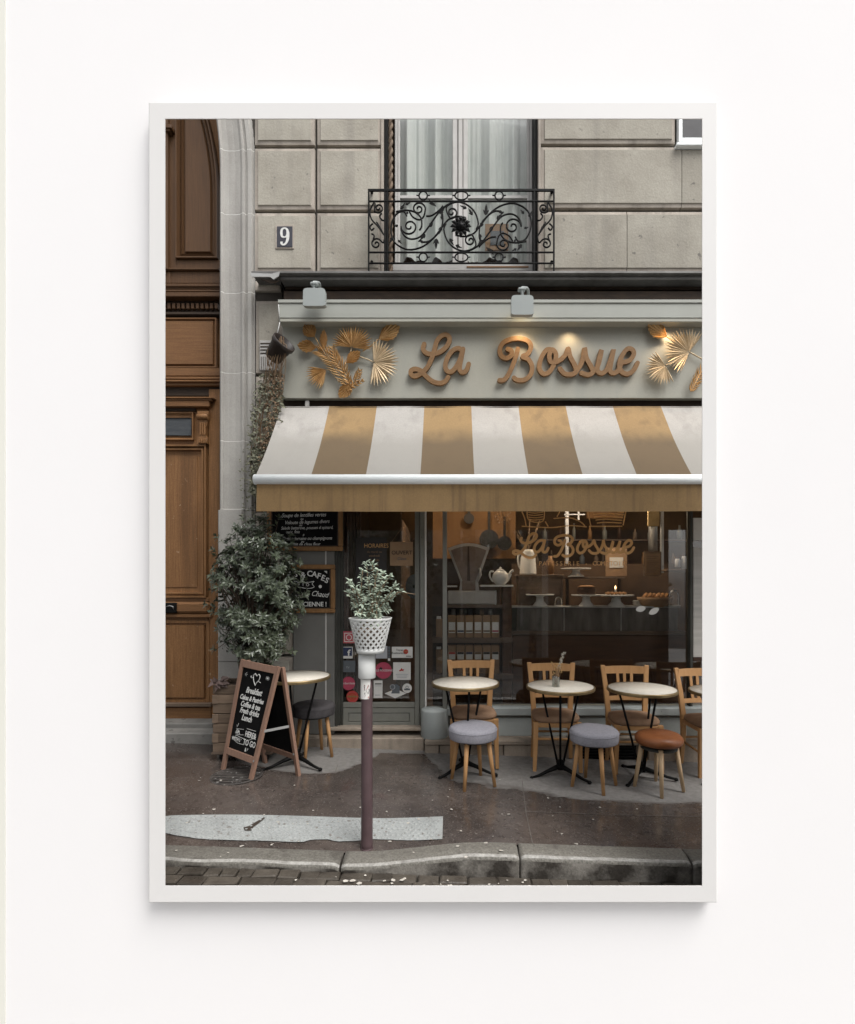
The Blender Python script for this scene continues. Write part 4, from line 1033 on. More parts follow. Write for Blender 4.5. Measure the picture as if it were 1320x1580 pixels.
sp_('sill', m_plinth, 690.5, 1092.5, 1260, 1104.5, 4.97, .18, .006); sp_('stall_riser', m_shop, 690.5, 1105, 1260, 1142.5, 5.01, .14); sp_('riser_panel', m_plinth, 760, 1108, 1060, 1136, 5.0, .02, .006)
mb = MB(); c = at(671, 1138, 4.99); mb.lathe([(.128, 0), (.132, .02), (.130, .26), (.125, .275), (.0, .285)], (c.x, c.y + .02, c.z), 32); mb.build('rounded_plinth', m_plinth, shop)
sp_('threshold', m_step, 504, 1123, 656, 1128, 5.0, .3, .006)
# step in front of the shop
stp = thing('shop_step', None, None); stp['kind'] = 'structure'
def step_block(x0, x1, z1, z0off, D, depth):
    a = (x0 - PX) * D / F; b = (x1 - PX) * D / F; z0 = ground((a + b) / 2) - .08
    MB().box(a + .002, b - .002, D, D + depth, z0, z1, .008).build('step_stone', m_step, stp)
zs = at(0, 1142.5, 4.86).z
for a, b in ((396, 505), (505.5, 655)): step_block(a, b, zs - .0, 0, 4.93, .3)
for a, b in ((655.5, 678), (678.5, 777), (777.5, 905), (905.5, 1000), (1000.5, 1110), (1110.5, 1260)):
    step_block(a, b, zs - .044, 0, 4.865, .3); step_block(a, b, zs, 0, 4.855, .31) if False else None
for a, b in ((655.5, 760), (760.5, 880), (880.5, 1010), (1010.5, 1260)):
    A_ = (a - PX) * 4.85 / F; B_ = (b - PX) * 4.85 / F; MB().box(A_ + .001, B_ - .001, 4.845, 5.16, zs - .040, zs, .006).build('step_nosing', m_step, stp)
vt = thing('vent_grille', 'black slatted vent grille in the stone step behind the stools', 'vent grille', at(935, 1165, 4.86))
bp('vent_void_sheet', m_void, 897, 1151, 982, 1172, 4.858, .01, 0, vt)
for k in range(4): bp('bar', m_iron, 897, 1153 + 4.8 * k, 982, 1155.4 + 4.8 * k, 4.845, .015, .001, vt)

# gilt lettering on the window
pane = [o for o in shop.children if o.name.startswith('window_glass')][0]
DWL = DG - .0025
wl = thing('window_lettering', 'amber painted La Bossue lettering with a drawing of kitchenware on the shop window', 'window lettering', at(888, 850, DWL))
def wmap(P): return [(790 + (x - 630) * .60 if x < 740 else 854 + (x - 768) * .575, 822 + (y - 514) * .50) for x, y in P]
for k, S in GL.items():
    for j, s_ in enumerate(S):
        mb = MB(); ribbon(mb, wmap(s_), 4.2, DWL - .0003 * j, .001, .0008); mb.build('letter', m_amber, wl)
def caps(s, x0, x1, y, h):
    for i, ch in enumerate(s):
        if ch != ' ': text(ch, 'letter', x0 + (x1 - x0) * i / (len(s) - 1), y, DWL, h, m_amber, wl, ext=.0003)
caps('PATISSERIE - COMPTOIR', 834, 963, 872.5, 6.8)
def wline(P, w=1.6, mat=None): mb = MB(); ribbon(mb, P, w, DWL, .001, .0006, 5); mb.build('drawn_line', mat or m_amber, wl)
for P in ([(806, 812), (850, 814), (880, 811), (905, 813)], [(806, 790), (810, 800), (812, 811)], [(814, 780), (816, 802), (838, 804), (840, 780)], [(842, 805), (846, 812)], [(855, 800), (880, 799), (897, 806), (903, 812)], [(868, 782), (860, 797)],
          [(905, 780), (912, 811)], [(968, 780), (962, 810)], [(910, 812), (960, 812)]): wline(P)
for k in range(5): wline([(816, 787 + 3.6 * k), (826, 788 + 3.6 * k), (838, 786.5 + 3.6 * k)], 1.2)
for k in range(6): wline([(912 + 2 * k, 784 + 4.6 * k), (935, 782 + 4.8 * k), (964 - k, 786 + 4.2 * k)], 1.5)
for (px, py, rx, an) in ((989, 939.5, 7.6, -.2), (1009.5, 943, 8.6, -.5)):
    q = []
    for k in range(16):
        a = 2 * PI * k / 16; x = rx * math.cos(a); y = 4.6 * math.sin(a) * (1 - .25 * math.cos(a) ** 2); q.append((px + x * math.cos(an) - y * math.sin(an), py + x * math.sin(an) + y * math.cos(an)))
    tag(MB().ppoly(q, DG - .003, .001).build('oval_sticker', m_paper), 'white oval sticker on the shop window, %s' % ('the rounder one nearer the cake stands' if px < 1000 else 'the pointed tilted one nearer the bread basket'), 'sticker', 'white oval stickers on the window')

# ------------------------------------------------------------------ inside the shop
room = thing('shop_room', None, None); room['kind'] = 'structure'
def ip(name, mat, x0, y0, x1, y1, D, depth, bev=.003, parent=room): return MB().pbox(x0, y0, x1, y1, D, depth, bev).build(name, mat, parent)
MB().box(-1.35, 5.6, 5.2, 8.6, .06, .12).build('room_floor', m_shelfw, room)
MB().box(-1.35, 5.6, 8.6, 8.7, .1, 3.4).build('room_wall', m_interior, room)
MB().box(-1.42, -1.35, 5.25, 8.7, .1, 3.4).build('room_wall', m_interior, room); MB().box(5.6, 5.7, 5.25, 8.7, .1, 3.4).build('room_wall', m_interior, room)
MB().box(-1.42, 5.7, 5.2, 8.7, 3.3, 3.4).build('room_ceiling', m_interior, room)
MB().box(-.55, -.50, 5.2, 6.4, .12, 3.3).build('partition', m_interior, room)
ip('amber_panel', m_orange, 668, 700, 796, 862, 6.6, .05)
ip('amber_panel', m_orange, 906, 700, 962, 800, 6.9, .05)
def deco(name, cat, label, group=None, loc=(760, 900, 5.5)): return thing(name, label, cat, at(*loc), group)
# fittings seen through the glass
tall = deco('tea_shelf', 'shelf', 'dark wooden shelf unit carrying rows of paper tea packets behind the window', loc=(730, 1080, 5.35))
for y in (984, 1040): bp('shelf_board', m_shelfw, 668, y, 792, y + 8, 5.28, .22, .003, tall)
bp('shelf_side', m_counter, 776, 905, 790, 1092, 5.32, .3, .003, tall); bp('shelf_back', m_rust, 668, 935, 776, 1092, 5.5, .02, 0, tall); bp('shelf_board', m_shelfw, 684, 933, 776, 938, 5.30, .22, .003, tall)
desc = ['first', 'second', 'third', 'fourth', 'fifth', 'sixth']
for row, (y0, y1) in enumerate(((949.5, 984), (995.5, 1040))):
    for k in range(6):
        x0 = 691.5 + 13.4 * k; D = 5.30 if row == 0 else 5.31
        t = deco('tea_packet', 'tea packet', 'paper tea packet with %s label, %s from the mullion on the %s shelf' % (['pale', 'blue edged', 'cream', 'narrow white', 'yellowish', 'pink'][k] if row == 0 else 'dark topped', desc[k], 'upper' if row == 0 else 'lower'), 'tea packets on the shop shelf', (x0 + 6, y1, D))
        bp('bag', m_kraft, x0, y0, x0 + 12.4, y1, D, .08, .004, t)
        bp('paper_label', m_label, x0 + 1.2, y0 + 10.5, x0 + 11.2, y0 + (27 if row == 0 else 22), D - .002, .004, 0, t)
        bp('printed_band', [m_ochrewood, m_blue, m_ochre_ if False else m_aochre, m_kraft, m_aochre, m_pink][k] if row == 0 else [m_red, m_ink, m_blue, m_aochre, m_ink, m_ink][k], x0 + 1.4, y0 + (23 if row == 0 else 10.6), x0 + 11, y0 + (25.5 if row == 0 else 14), D - .0035, .002, 0, t)
t = deco('paper_bag', 'paper bag', 'pale paper bag standing beyond the mullion on the upper shelf', None, (677, 984, 5.32)); bp('bag_body', m_kraft, 673, 955, 683, 984, 5.32, .06, .006, t); bp('bag_fold', m_label, 674, 951, 681, 956, 5.335, .03, .003, t)
t = deco('paper_bag', 'paper bag', 'pale paper bag standing beyond the mullion on the lower shelf', None, (677, 1040, 5.32)); bp('bag_body', m_kraft, 673, 1002, 683, 1040, 5.32, .06, .006, t); bp('bag_fold', m_label, 674, 998, 681, 1003, 5.335, .03, .003, t)
# vintage scale
sc_ = deco('shop_scale', 'scale', 'old fan shaped shop scale behind the window beside the teapot', None, (729, 932, 5.35))
fanp = [(691, 846)] + [(691 + 65 * k / 10, 846 - 8 * math.sin(PI * k / 10)) for k in range(11)] + [(756, 846), (738, 897), (740, 911), (709, 911), (711, 897)]
MB().ppoly(fanp, 5.34, .08).build('fan_housing', m_scale, sc_)
MB().ppoly([(696, 849)] + [(696 + 55 * k / 8, 849 - 6.5 * math.sin(PI * k / 8)) for k in range(1, 8)] + [(751, 849), (734, 896), (714, 896)], 5.332, .01).build('dial', m_scaleface, sc_)
MB().ppoly([(722, 843), (724, 843), (726, 896), (721, 896)], 5.326, .006).build('needle', m_choc, sc_)
bp('dial_column', m_scaleface, 713, 896, 734, 911, 5.33, .02, .004, sc_); bp('body', m_scale, 691, 911.5, 767, 932.5, 5.30, .18, .012, sc_); bp('trim', m_steel, 764, 911, 766.5, 933, 5.296, .01, .001, sc_)
bp('tray', m_porc, 742, 902.5, 792.5, 905.5, 5.26, .2, .003, sc_); bp('tray', m_porc, 690.5, 903.5, 706, 906, 5.30, .14, .003, sc_)
MB().tube([tuple(at(*p, 5.33)) for p in ((740, 876), (742, 887), (737, 897))], .012, 8).build('lever', m_scale, sc_)
tp = deco('teapot', 'teapot', 'round white teapot standing on the tray of the shop scale', None, (772, 902.5, 5.33))
c = at(772.5, 902.4, 5.34); u = 5.34 / F
MB().lathe([(6 * u, 0), (7.5 * u, .8 * u), (12 * u, 6 * u), (13 * u, 11 * u), (11.5 * u, 17 * u), (8 * u, 21 * u), (6 * u, 22 * u)], c, 24).build('body', m_porc, tp)
MB().lathe([(6.4 * u, 22 * u), (4.5 * u, 24 * u), (1.2 * u, 25 * u), (2.0 * u, 26.5 * u), (0, 28 * u)], c, 18).build('lid', m_porc, tp)
MB().tube([tuple(at(*p, 5.34)) for p in smooth_path([(781, 896), (786, 889), (788, 883), (792.5, 880)], 4)], [.024] * 3 + [.018] * 4 + [.012] * 6, 10).build('spout', m_porc, tp)
MB().tube([tuple(at(*p, 5.34)) for p in smooth_path([(762, 882), (757, 882), (756, 889), (760, 896), (763, 897)], 4)], .009, 8).build('handle', m_porc, tp)
# counter with wooden box, jug and cake stands
ct = deco('shop_counter', 'counter', 'dark wooden shop counter with a smoky glass front behind the window', None, (920, 1092, 5.5))
bp('wood_panel', m_counter, 791, 980, 1058, 1092, 5.42, .06, .004, ct); bp('counter_top', m_shelfw, 786, 974, 1060, 979.5, 5.40, .5, .004, ct)
bp('glass_front', M('smoked_glass', (.19, .18, .165), (.055, .05, .046), 3.5, .12, contrast=.3, stretch=(2.5, 1, .5)), 798, 938, 1046, 974, 5.45, .01, 0, ct); bp('glass_ledge', m_steel, 788, 935.5, 1050, 938, 5.43, .3, .002, ct); bp('corner_post', m_shopdark, 788, 938, 797.5, 974, 5.44, .05, .002, ct)
for x in (870, 958): bp('divider', m_steel, x, 938.5, x + 1.5, 974, 5.445, .004, 0, ct)
bp('counter_back', m_interior, 790, 870, 1056, 936, 6.1, .03, 0, ct)
bx_ = deco('wooden_box', 'wooden box', 'dark wooden box standing on the counter under the white jug', None, (835, 935, 5.5)); bp('box_front', m_shelfw, 800, 889, 869, 934.5, 5.62, .2, .004, bx_); bp('box_lid', m_crate, 798, 886.5, 871, 889.5, 5.60, .24, .003, bx_)
jg = deco('white_jug', 'jug', 'tall white jug on the wooden box behind the letter L of the window', None, (815, 886, 5.7)); c = at(815, 886.3, 5.7); u = 5.7 / F
MB().lathe([(13 * u, 0), (13 * u, 2 * u), (11.5 * u, 26 * u), (9 * u, 34 * u), (9.5 * u, 38 * u)], c, 20).build('body', m_porc, jg); MB().tube([tuple(at(*p, 5.7)) for p in smooth_path([(806, 853), (800, 858), (801, 872), (804, 878)], 4)], .012, 8).build('handle', m_porc, jg)
rt = random.Random(4)
for k in range(9): a = at(815, 850, 5.7); MB().tube([tuple(a), tuple(a + Vector((rt.uniform(-.2, .16), rt.uniform(-.05, .05), rt.uniform(.1, .4))))], .004, 4).build('twig', m_leafdry, jg)
def cake_stand(px, ytop, ybase, w, D, label, cake):
    t = deco('cake_stand', 'cake stand', label, 'white cake stands on the counter', (px, ybase, D)); u = D / F; c = at(px, ybase, D); h = (ybase - ytop) * u
    MB().lathe([(w * .28 * u, 0), (w * .26 * u, .01), (w * .14 * u, h * .45), (w * .12 * u, h * .8), (w * .18 * u, h - .012)], c, 20).build('pedestal', m_porc, t)
    MB().lathe([(w * .18 * u, h - .012), (w * .48 * u, h - .008), (w * .5 * u, h + .006), (w * .47 * u, h), (0, h)], c, 26).build('plate', m_porc, t)
    if cake == 'cake':
        k_ = deco('chocolate_cake', 'cake', 'dark chocolate cake on the middle cake stand', None, (px, ytop, D)); MB().lathe([(w * .3 * u, h + .002), (w * .31 * u, h + .07), (w * .28 * u, h + .08), (0, h + .082)], c, 20).build('sponge', m_choc, k_); MB().lathe([(w * .31 * u, h + .083), (w * .2 * u, h + .1), (0, h + .104)], c, 20).build('topping', m_pastry, k_)
    elif cake == 'tart':
        k_ = deco('pastries', 'pastry', 'brown pastry loaf piled on the cake stand beside the chocolate cake', None, (px, ytop, D))
        for q in range(5): MB().lathe([(.01, 0), (.03, .01), (.032, .025), (.0, .035)], c + Vector(((q - 2) * .042, 0, h + .004)), 10).build('bun', m_pastry, k_)
cake_stand(833.5, 917.5, 935.5, 44, 5.50, 'white cake stand standing before the dark wooden box', 'none'); cake_stand(905, 918, 936, 46, 5.5, 'white cake stand carrying the dark chocolate cake', 'cake')
cake_stand(951, 918.5, 936.5, 54, 5.5, 'white cake stand with the candle glow above it', 'tart'); cake_stand(889, 877.5, 890, 46, 5.75, 'small white cake stand raised behind, just under the word patisserie', 'none')
sh = deco('riser_shelf', 'shelf', 'short brown shelf behind the counter carrying the small cake stand', None, (905, 893, 5.8)); bp('board', m_shelfw, 868, 890.2, 965, 893, 5.70, .2, .003, sh); bp('support', m_rust, 874, 893, 878, 936, 5.78, .03, 0, sh); bp('support', m_rust, 955, 893, 959, 936, 5.78, .03, 0, sh)
cd = deco('candle', 'candle', 'small burning candle seen above the widest cake stand', None, (950, 914, 5.7)); MB().lathe([(.012, 0), (.012, .03), (0, .032)], at(950, 913, 5.7), 10).build('wax', m_porc, cd); MB().lathe([(.004, .032), (.011, .042), (.006, .058), (0, .07)], at(950, 913, 5.7), 10).build('flame', m_flame, cd); MB().lathe([(.03, -.17), (.03, -.005), (0, 0)], at(950, 913, 5.7), 10).build('holder', m_shelfw, cd)
bk = deco('bread_basket', 'basket', 'woven bread basket with pastries to the right of the cake stands', None, (1012, 936, 5.55)); c = at(1010, 936, 5.55); MB().lathe([(.13, 0), (.17, .07), (.18, .10), (.165, .1), (.15, .07)], c, 24, True, 0, False).build('basket', m_kraft, bk)
for q in range(6): MB().tube([tuple(c + Vector((-.13 + q * .045, -.03 + .02 * (q % 3), .09))), tuple(c + Vector((-.07 + q * .045, .03, .125)))], [.02, .028], 8).build('roll', m_pastry, bk)
cb = deco('clipboard', 'clipboard', 'brown clipboard with a menu sheet hanging behind the glass right of the letter e', None, (1008, 890, 5.5)); bp('board', m_crate, 994, 851, 1021, 889, 5.5, .01, .002, cb); bp('menu_sheet', m_kraft, 996, 854, 1019, 888, 5.495, .004, 0, cb)
for k in range(9): bp('text_line', m_crate, 998.5, 858 + 3 * k, 1016.5 - (k % 3) * 3, 858.8 + 3 * k, 5.4935, .001, 0, cb)
fc = deco('framed_card', 'card', 'beige card standing between the small cake stand and the clipboard', None, (950, 888, 5.8)); bp('card', m_kraft, 935, 845, 968, 889, 5.85, .02, .002, fc); bp('card_print', m_paper, 941, 860, 962, 876, 5.846, .003, 0, fc)
for i, (px, py, r_) in enumerate(((755, 832, 15), (779, 838, 11), (724, 800, 8))):
    t = deco('hanging_pan', 'pan', ['large black pan hanging above the teapot', 'smaller black pan hanging beside the large one', 'little black pan hanging above the scale'][i], 'black pans on the back wall', (px, py, 6.4)); MB().disc(px, py, r_, 6.42, .03, 24).build('pan_body', m_black, t); bp('pan_handle', m_black, px - 2, py - r_ - 30, px + 2, py - r_ + 3, 6.43, .015, .003, t)
wr = deco('dried_wreath', 'wreath', 'dark bunch of dried flowers hanging at the top of the display window', None, (776, 800, 5.4)); mb = MB()
for k in range(150):
    a = rt.uniform(0, 6.3); q = rt.random() ** .5 * 13; p = at(776 + q * math.cos(a), 797 + q * math.sin(a), 5.4 + rt.uniform(-.05, .05)); mb.add([p + Vector((rt.uniform(-.012, .012), rt.uniform(-.01, .01), rt.uniform(-.012, .012))) for _ in range(3)], [(0, 1, 2)])
mb.build('flower_heads', m_leafdry, wr); MB().tube([tuple(at(776, 797, 5.4)), tuple(at(776, 740, 5.4))], .003, 5).build('string', m_leafdry, wr)
cl = deco('copper_column', 'column', 'tall copper and steel coffee boiler column near the right edge of the window', None, (1012, 850, 5.9)); mb = MB(); c = at(1008, 850, 5.9); mb.lathe([(.05, 0), (.05, .5), (.0, .52)], (c.x, c.y, c.z), 18); mb.build('boiler', m_steel, cl); bp('copper_sleeve', m_brass, 1000, 770, 1018, 812, 5.84, .02, .003, cl); bp('steel_bar', m_steel, 1020, 770, 1025, 884, 5.85, .03, .003, cl)
pl = deco('reflection_streak', 'post', 'narrow pale streak built as a reflection inside the window behind the letter B', None, (875, 880, 6.1)); bp('streak_shaft', m_lgrey, 873, 740, 878, 880, 6.15, .04, .003, pl); bp('streak_bar', m_lgrey, 871, 793, 903, 794.5, 6.14, .02, .001, pl); bp('streak_bar', m_lgrey, 892, 740, 894.5, 802, 6.14, .02, .001, pl)  # pale bars stand in for a reflection streak on the glass
mr_ = deco('sky_reflection_panel', 'curtain', 'pale sheets painted as the sky reflection on the narrow pane beyond the big window', None, (1078, 1070, 5.3)); bp('upper_sheet', m_paper, 1070, 799, 1110, 834, 5.062, .01, .002, mr_); bp('lower_sheet', M('reflection_sheet', (.52, .50, .47), (.36, .345, .32), 4, .8, stretch=(.4, 1, 6), contrast=.3), 1070, 845, 1110, 1014, 5.062, .01, .002, mr_); bp('base_board', m_choc, 1070, 1014.3, 1110, 1020, 5.055, .03, .002, mr_)  # pale sheets imitate the sky mirrored in this pane
MB().disc(1066, 797, 8, 6.0, .02, 20).build('pan_body', m_black, pl) if False else None
jr = [(1046, 862, 875, 'short'), (1056, 858, 878, 'taller')]
for (px, y0, y1, nm) in jr:
    t = deco('glass_jar', 'jar', '%s pale jar with a dark lid at the right end of the counter' % nm, 'jars at the end of the counter', (px, y1, 5.7)); c = at(px, y1, 5.7); u = 5.7 / F; MB().lathe([(4 * u, 0), (4.2 * u, (y1 - y0) * u * .8), (3 * u, (y1 - y0) * u)], c, 14).build('jar_body', m_lgrey, t); MB().lathe([(3.3 * u, (y1 - y0) * u), (3.3 * u, (y1 - y0 + 3) * u), (0, (y1 - y0 + 3) * u)], c, 14).build('lid', m_choc, t)
jt = deco('jar_shelf', 'shelf', 'narrow shelf under the two jars by the right edge of the window', None, (1050, 880, 5.7)); bp('board', m_shelfw, 1030, 878.3, 1066, 881, 5.62, .2, .003, jt)
br = deco('brown_bottle', 'bottle', 'stout amber bottle between the jug and the small cake stand', None, (850, 886, 5.75)); c = at(849, 886.3, 5.75); u = 5.75 / F; MB().lathe([(6 * u, 0), (6.5 * u, 14 * u), (6.5 * u, 20 * u), (3 * u, 24 * u), (3 * u, 29 * u)], c, 16).build('bottle_body', m_ochrewood, br); MB().lathe([(3.4 * u, 29 * u), (3.4 * u, 31 * u), (0, 31 * u)], c, 12).build('cap', m_black, br)
rb_ = random.Random(12)
bs_ = deco('back_shelf', 'shelf', 'long dark shelf on the back wall behind the counter with rows of bottles', None, (930, 870, 7.0))
for y in (832, 872): bp('board', m_shelfw, 800, y, 1066, y + 2.5, 6.95, .25, .003, bs_)
bp('upright', m_shelfw, 930, 770, 933, 872, 7.2, .03, .003, bs_)
cols = [('amber', m_ochrewood), ('grey', m_greyp), ('black', m_choc), ('slate', m_shop), ('brown', m_crate)]
ords = ['first', 'second', 'third', 'fourth', 'fifth', 'sixth', 'seventh', 'eighth', 'ninth', 'tenth', 'eleventh']
for k in range(22):
    row = k % 2; px = 806 + 11.6 * k + rb_.uniform(-2, 2); y = 832 if row else 872; cn, cm = cols[rb_.randrange(5)]; hh_ = rb_.uniform(14, 25); w_ = rb_.uniform(2.2, 4.2); u = 7.05 / F; c = at(px, y, 7.05)
    t = deco('back_bottle', 'bottle', 'small bottle or jar on the shelf at the back of the café', 'bottles on the back shelf', (px, y, 7.05)); t['label'] = '%s bottle on the %s back shelf, %s counting from the tea shelf side' % (cn, 'upper' if row else 'lower', ords[k // 2])
    MB().lathe([(w_ * u, 0), (w_ * u, hh_ * .6 * u), (w_ * .4 * u, hh_ * .78 * u), (w_ * .4 * u, hh_ * u)], c, 12).build('bottle_body', cm, t)
for i, (px, y, w_, h2) in enumerate(((1040, 935, 16, 26), (862, 935, 12, 15), (1036, 1000, 0, 0))[:2]):
    t = deco('cake_dome', 'glass dome', ['tall clear glass dome at the far right of the counter', 'small clear glass dome between the first two cake stands'][i], 'glass domes on the counter', (px, y, 5.5)); u = 5.5 / F
    MB().lathe([(w_ * .55 * u, 0), (w_ * .55 * u, h2 * .6 * u), (w_ * .4 * u, h2 * .9 * u), (0, h2 * u)], at(px, y, 5.5), 18, True, 0, False).build('dome', m_glass, t); MB().lathe([(w_ * .6 * u, 0), (w_ * .6 * u, .008), (0, .01)], at(px, y, 5.5), 18).build('dish', m_porc, t)
t = deco('plate_stack', 'plates', 'short stack of pale plates beside the bread basket', None, (985, 935.5, 5.6)); u = 5.6 / F
for q in range(6): MB().lathe([(5 * u, 0), (8 * u, .006), (8 * u, .009), (0, .005)], at(985, 935.5, 5.6) + Vector((rb_.uniform(-.004, .004), 0, .011 * q)), 18).build('plate', m_porc, t)
for k in range(5):
    px = (700, 712, 726, 744, 757)[k]; t = deco('spice_tin', 'tin', 'small %s tin on the board just under the shop scale' % ['cream', 'brassy', 'dark grey', 'brown', 'steel'][k], 'tins under the scale', (px, 949, 5.42)); u = 5.42 / F
    MB().lathe([(3.6 * u, 0), (3.6 * u, 9 * u), (0, 9.4 * u)], at(px, 949, 5.45), 12).build('tin_body', [m_scale, m_brass, m_greyp, m_kraft, m_steel][k], t)
# across the street, seen only as reflections in the glass
op = thing('opposite_house', 'pale house across the street mirrored faintly in the café window', 'house', (0, -9, -1.45))
MB().box(-7, 8, -9.6, -9, -1.45, 4.6).build('house_wall', M('opposite_plaster', (.30, .285, .26), (.24, .23, .21), 1.5, .9), op)
for i in range(7):
    for j in range(2):
        x = -6.2 + 2.2 * i; z = -.1 + 2.5 * j; f_ = MB().box(x - .5, x + .5, -8.98, -8.9, z, z + 1.7).build('house_window', m_shopdark, op); MB().box(x - .04, x + .04, -8.89, -8.86, z + .02, z + 1.68).build('glazing_bar', m_winwhite, op)
for i, (x, z, r_) in enumerate(((-2.2, 1.9, 1.5), (2.6, 2.2, 1.7), (5.2, 1.6, 1.3))):
    t = thing('street_tree', 'dark leafy tree across the street mirrored in the %s part of the café window' % ['narrow left', 'middle', 'far right'][i], 'tree', (x, -6.5, -1.45), 'trees across the street')
    MB().tube([(x, -6.5, -1.45), (x + .1, -6.5, z)], [.14, .07], 8).build('trunk', m_bark, t); mb = MB()
    for k in range(900):
        v = Vector((rb_.gauss(0, .5), rb_.gauss(0, .5), rb_.gauss(0, .5))); q = Vector((x, -6.5, z)) + v * r_; leaf(mb, q, Vector((rb_.uniform(-1, 1), rb_.uniform(-1, 1), rb_.uniform(-1, 1))), Vector((0, -1, .3)), .22, .07)
    mb.build('crown', m_leafg, t)
# added fill lamps, kept out of view, that brighten the shop inside
for i, (x, y, z, e) in enumerate(((.35, 5.62, 2.68, 13), (1.7, 5.62, 2.68, 24), (-.15, 5.6, 2.9, 2), (-.9, 6.2, 2.7, 2))):
    t = thing('fill_lamp', 'added unseen fill lamp inside the café, %s' % ['over the tea shelf', 'over the counter', 'behind the narrow side light', 'behind the glazed door'][i], 'lamp', (x, y, z + .3), 'added fill lamps inside the café')
    mb = MB(); mb.lathe([(0, -.07), (.05, -.05), (.07, 0), (.05, .05), (0, .07)], (x, y, z), 16); mb.build('fill_lamp_globe', m_lit, t); MB().tube([(x, y, z + .07), (x, y, 3.3)], .006, 6).build('cord', m_black, t)
    l = bpy.data.lights.new('fill_lamp_light', 'POINT'); l.energy = e; l.color = (1, .80, .60); l.shadow_soft_size = .08; o = bpy.data.objects.new('fill_lamp_light', l); COL.objects.link(o); o.location = (x, y, z - .1)
# behind the door: long curtain, posters, bag
cur = deco('door_curtain', 'curtain', 'dusty pink grey curtain hanging inside the glazed door by its hinge side', None, (540, 1080, 5.3)); vv = []; n = 40
for j in range(9):
    for i in range(n + 1):
        p = at(528 + 30 * i / n, 760 + (1084 - 760) * j / 8, 5.28); vv.append((p.x, p.y + .018 * math.sin(i * .95) + .008 * math.sin(i * 2.1), p.z))
MB().add(vv, [(j * (n + 1) + i, (j + 1) * (n + 1) + i, (j + 1) * (n + 1) + i + 1, j * (n + 1) + i + 1) for j in range(8) for i in range(n)], True).build('cloth', M('dusty_cloth', (.16, .115, .10), (.12, .085, .075), 4, .9), cur)
po = deco('opening_hours_poster', 'poster', 'dark opening hours poster on the café door glass beside the open sign', None, (574, 875, 5.105)); bp('sheet', M('black_poster', (.04, .036, .034), rough=.5), 549, 829, 597, 905, 5.108, .003, 0, po)
text('HORAIRES', 'heading', 581, 845, 5.104, 6.5, m_amber, po, sx=.9)
for k, (s, y) in enumerate((('du mardi au', 853), ('vendredi', 859), ('9h - 18h', 866), ('samedi', 874), ('10h - 18h', 881), ('dimanche', 889))): text(s, 'text_line', 578, y, 5.104, 3.4, m_kraft, po)
ov = deco('open_sign', 'open sign', 'kraft card sign reading OUVERT hanging from a string on the café door', None, (619, 872, 5.09)); bp('card', m_kraft, 602, 836, 637.5, 873, 5.100, .006, .002, ov); text('OUVERT', 'heading', 620.5, 855.5, 5.096, 6.0, m_ink, ov); text('Closs', 'text_line', 620, 864, 5.096, 4.5, m_greyp, ov, shear=.3)
MB().tube([tuple(at(604, 837, 5.10)), tuple(at(622, 812, 5.10)), tuple(at(634, 837, 5.10))], .0018, 5).build('string', m_kraft, ov)
hb = deco('hanging_cloth_bag', 'bag', 'amber coloured cloth hanging inside the top of the café door', None, (630, 800, 5.25)); MB().ppoly([(622, 760), (646, 760), (643, 828), (636, 834), (630, 815), (620, 800)], 5.28, .04).build('cloth', m_orange, hb); MB().tube([tuple(at(634, 760, 5.3)), tuple(at(634, 720, 5.3))], .004, 5).build('strap', m_kraft, hb)
pt = deco('pale_plate', 'plate', 'pale round plate dimly seen inside the door behind the basket plant', None, (640, 905, 5.4)); MB().disc(640, 905, 14, 5.4, .01, 24, 19).build('dish', m_greyp, pt); MB().disc(640, 905, 3, 5.395, .006, 12).build('hub', m_black, pt)
# stickers on the door glass
DK = 5.1105
def stk(label, cat='sticker', loc=(585, 1000)): return thing('door_sticker', label, cat, at(*loc, DK), 'stickers on the café door')
def outline_rect(x0, y0, x1, y1, w, mat, par, name='outline', D=DK - .004):
    for a in ((x0, y0, x1, y0 + w), (x0, y1 - w, x1, y1), (x0, y0 + w, x0 + w, y1 - w), (x1 - w, y0 + w, x1, y1 - w)): bp(name, mat, *a, D, .002, 0, par)
def ring2(cx, cy, r, w, mat, par, D=DK - .004):
    mb = MB(); n = 24; vv = []
    for k in range(n):
        a = 2 * PI * k / n
        for rr in (r, r - w): vv.append(at(cx + rr * math.cos(a), cy + rr * math.sin(a), D))
    mb.add(vv, [(2 * k, 2 * ((k + 1) % n), 2 * ((k + 1) % n) + 1, 2 * k + 1) for k in range(n)]); mb.build('ring', mat, par)
t = stk('square coral sticker with a white camera outline half hidden by the lattice basket'); bp('sheet', m_insta, 529, 974, 549, 992.5, DK - .002, .003, 0, t); outline_rect(531.5, 976.5, 546, 990.5, 1, m_paper, t); ring2(538.7, 983.5, 4.6, 1.1, m_paper, t)
t = stk('navy sticker with a white letter f above the grey one'); bp('sheet', m_paper, 529, 998, 544.5, 1016, DK - .002, .003, 0, t); bp('print', m_blue, 530, 999, 543.5, 1012, DK - .004, .002, 0, t); text('f', 'letter', 538.5, 1011.6, DK - .005, 9.5, m_paper, t, sx=1.2, off=.0015)
t = stk('grey rectangular sticker with faint print under the letter f one'); bp('sheet', m_greyp, 527.5, 1019.5, 548.5, 1037, DK - .002, .003, 0, t); text('TV', 'print', 537, 1031.5, DK - .004, 3.2, m_lgrey, t)
t = stk('round raspberry sticker low by the hinge with white script across it'); MB().disc(538, 1054.5, 10.4, DK - .002, .003, 28).build('disc', m_pink, t); text('la fourchette', 'print', 538, 1055.8, DK - .004, 3.4, m_paper, t, shear=.3, sx=.8)
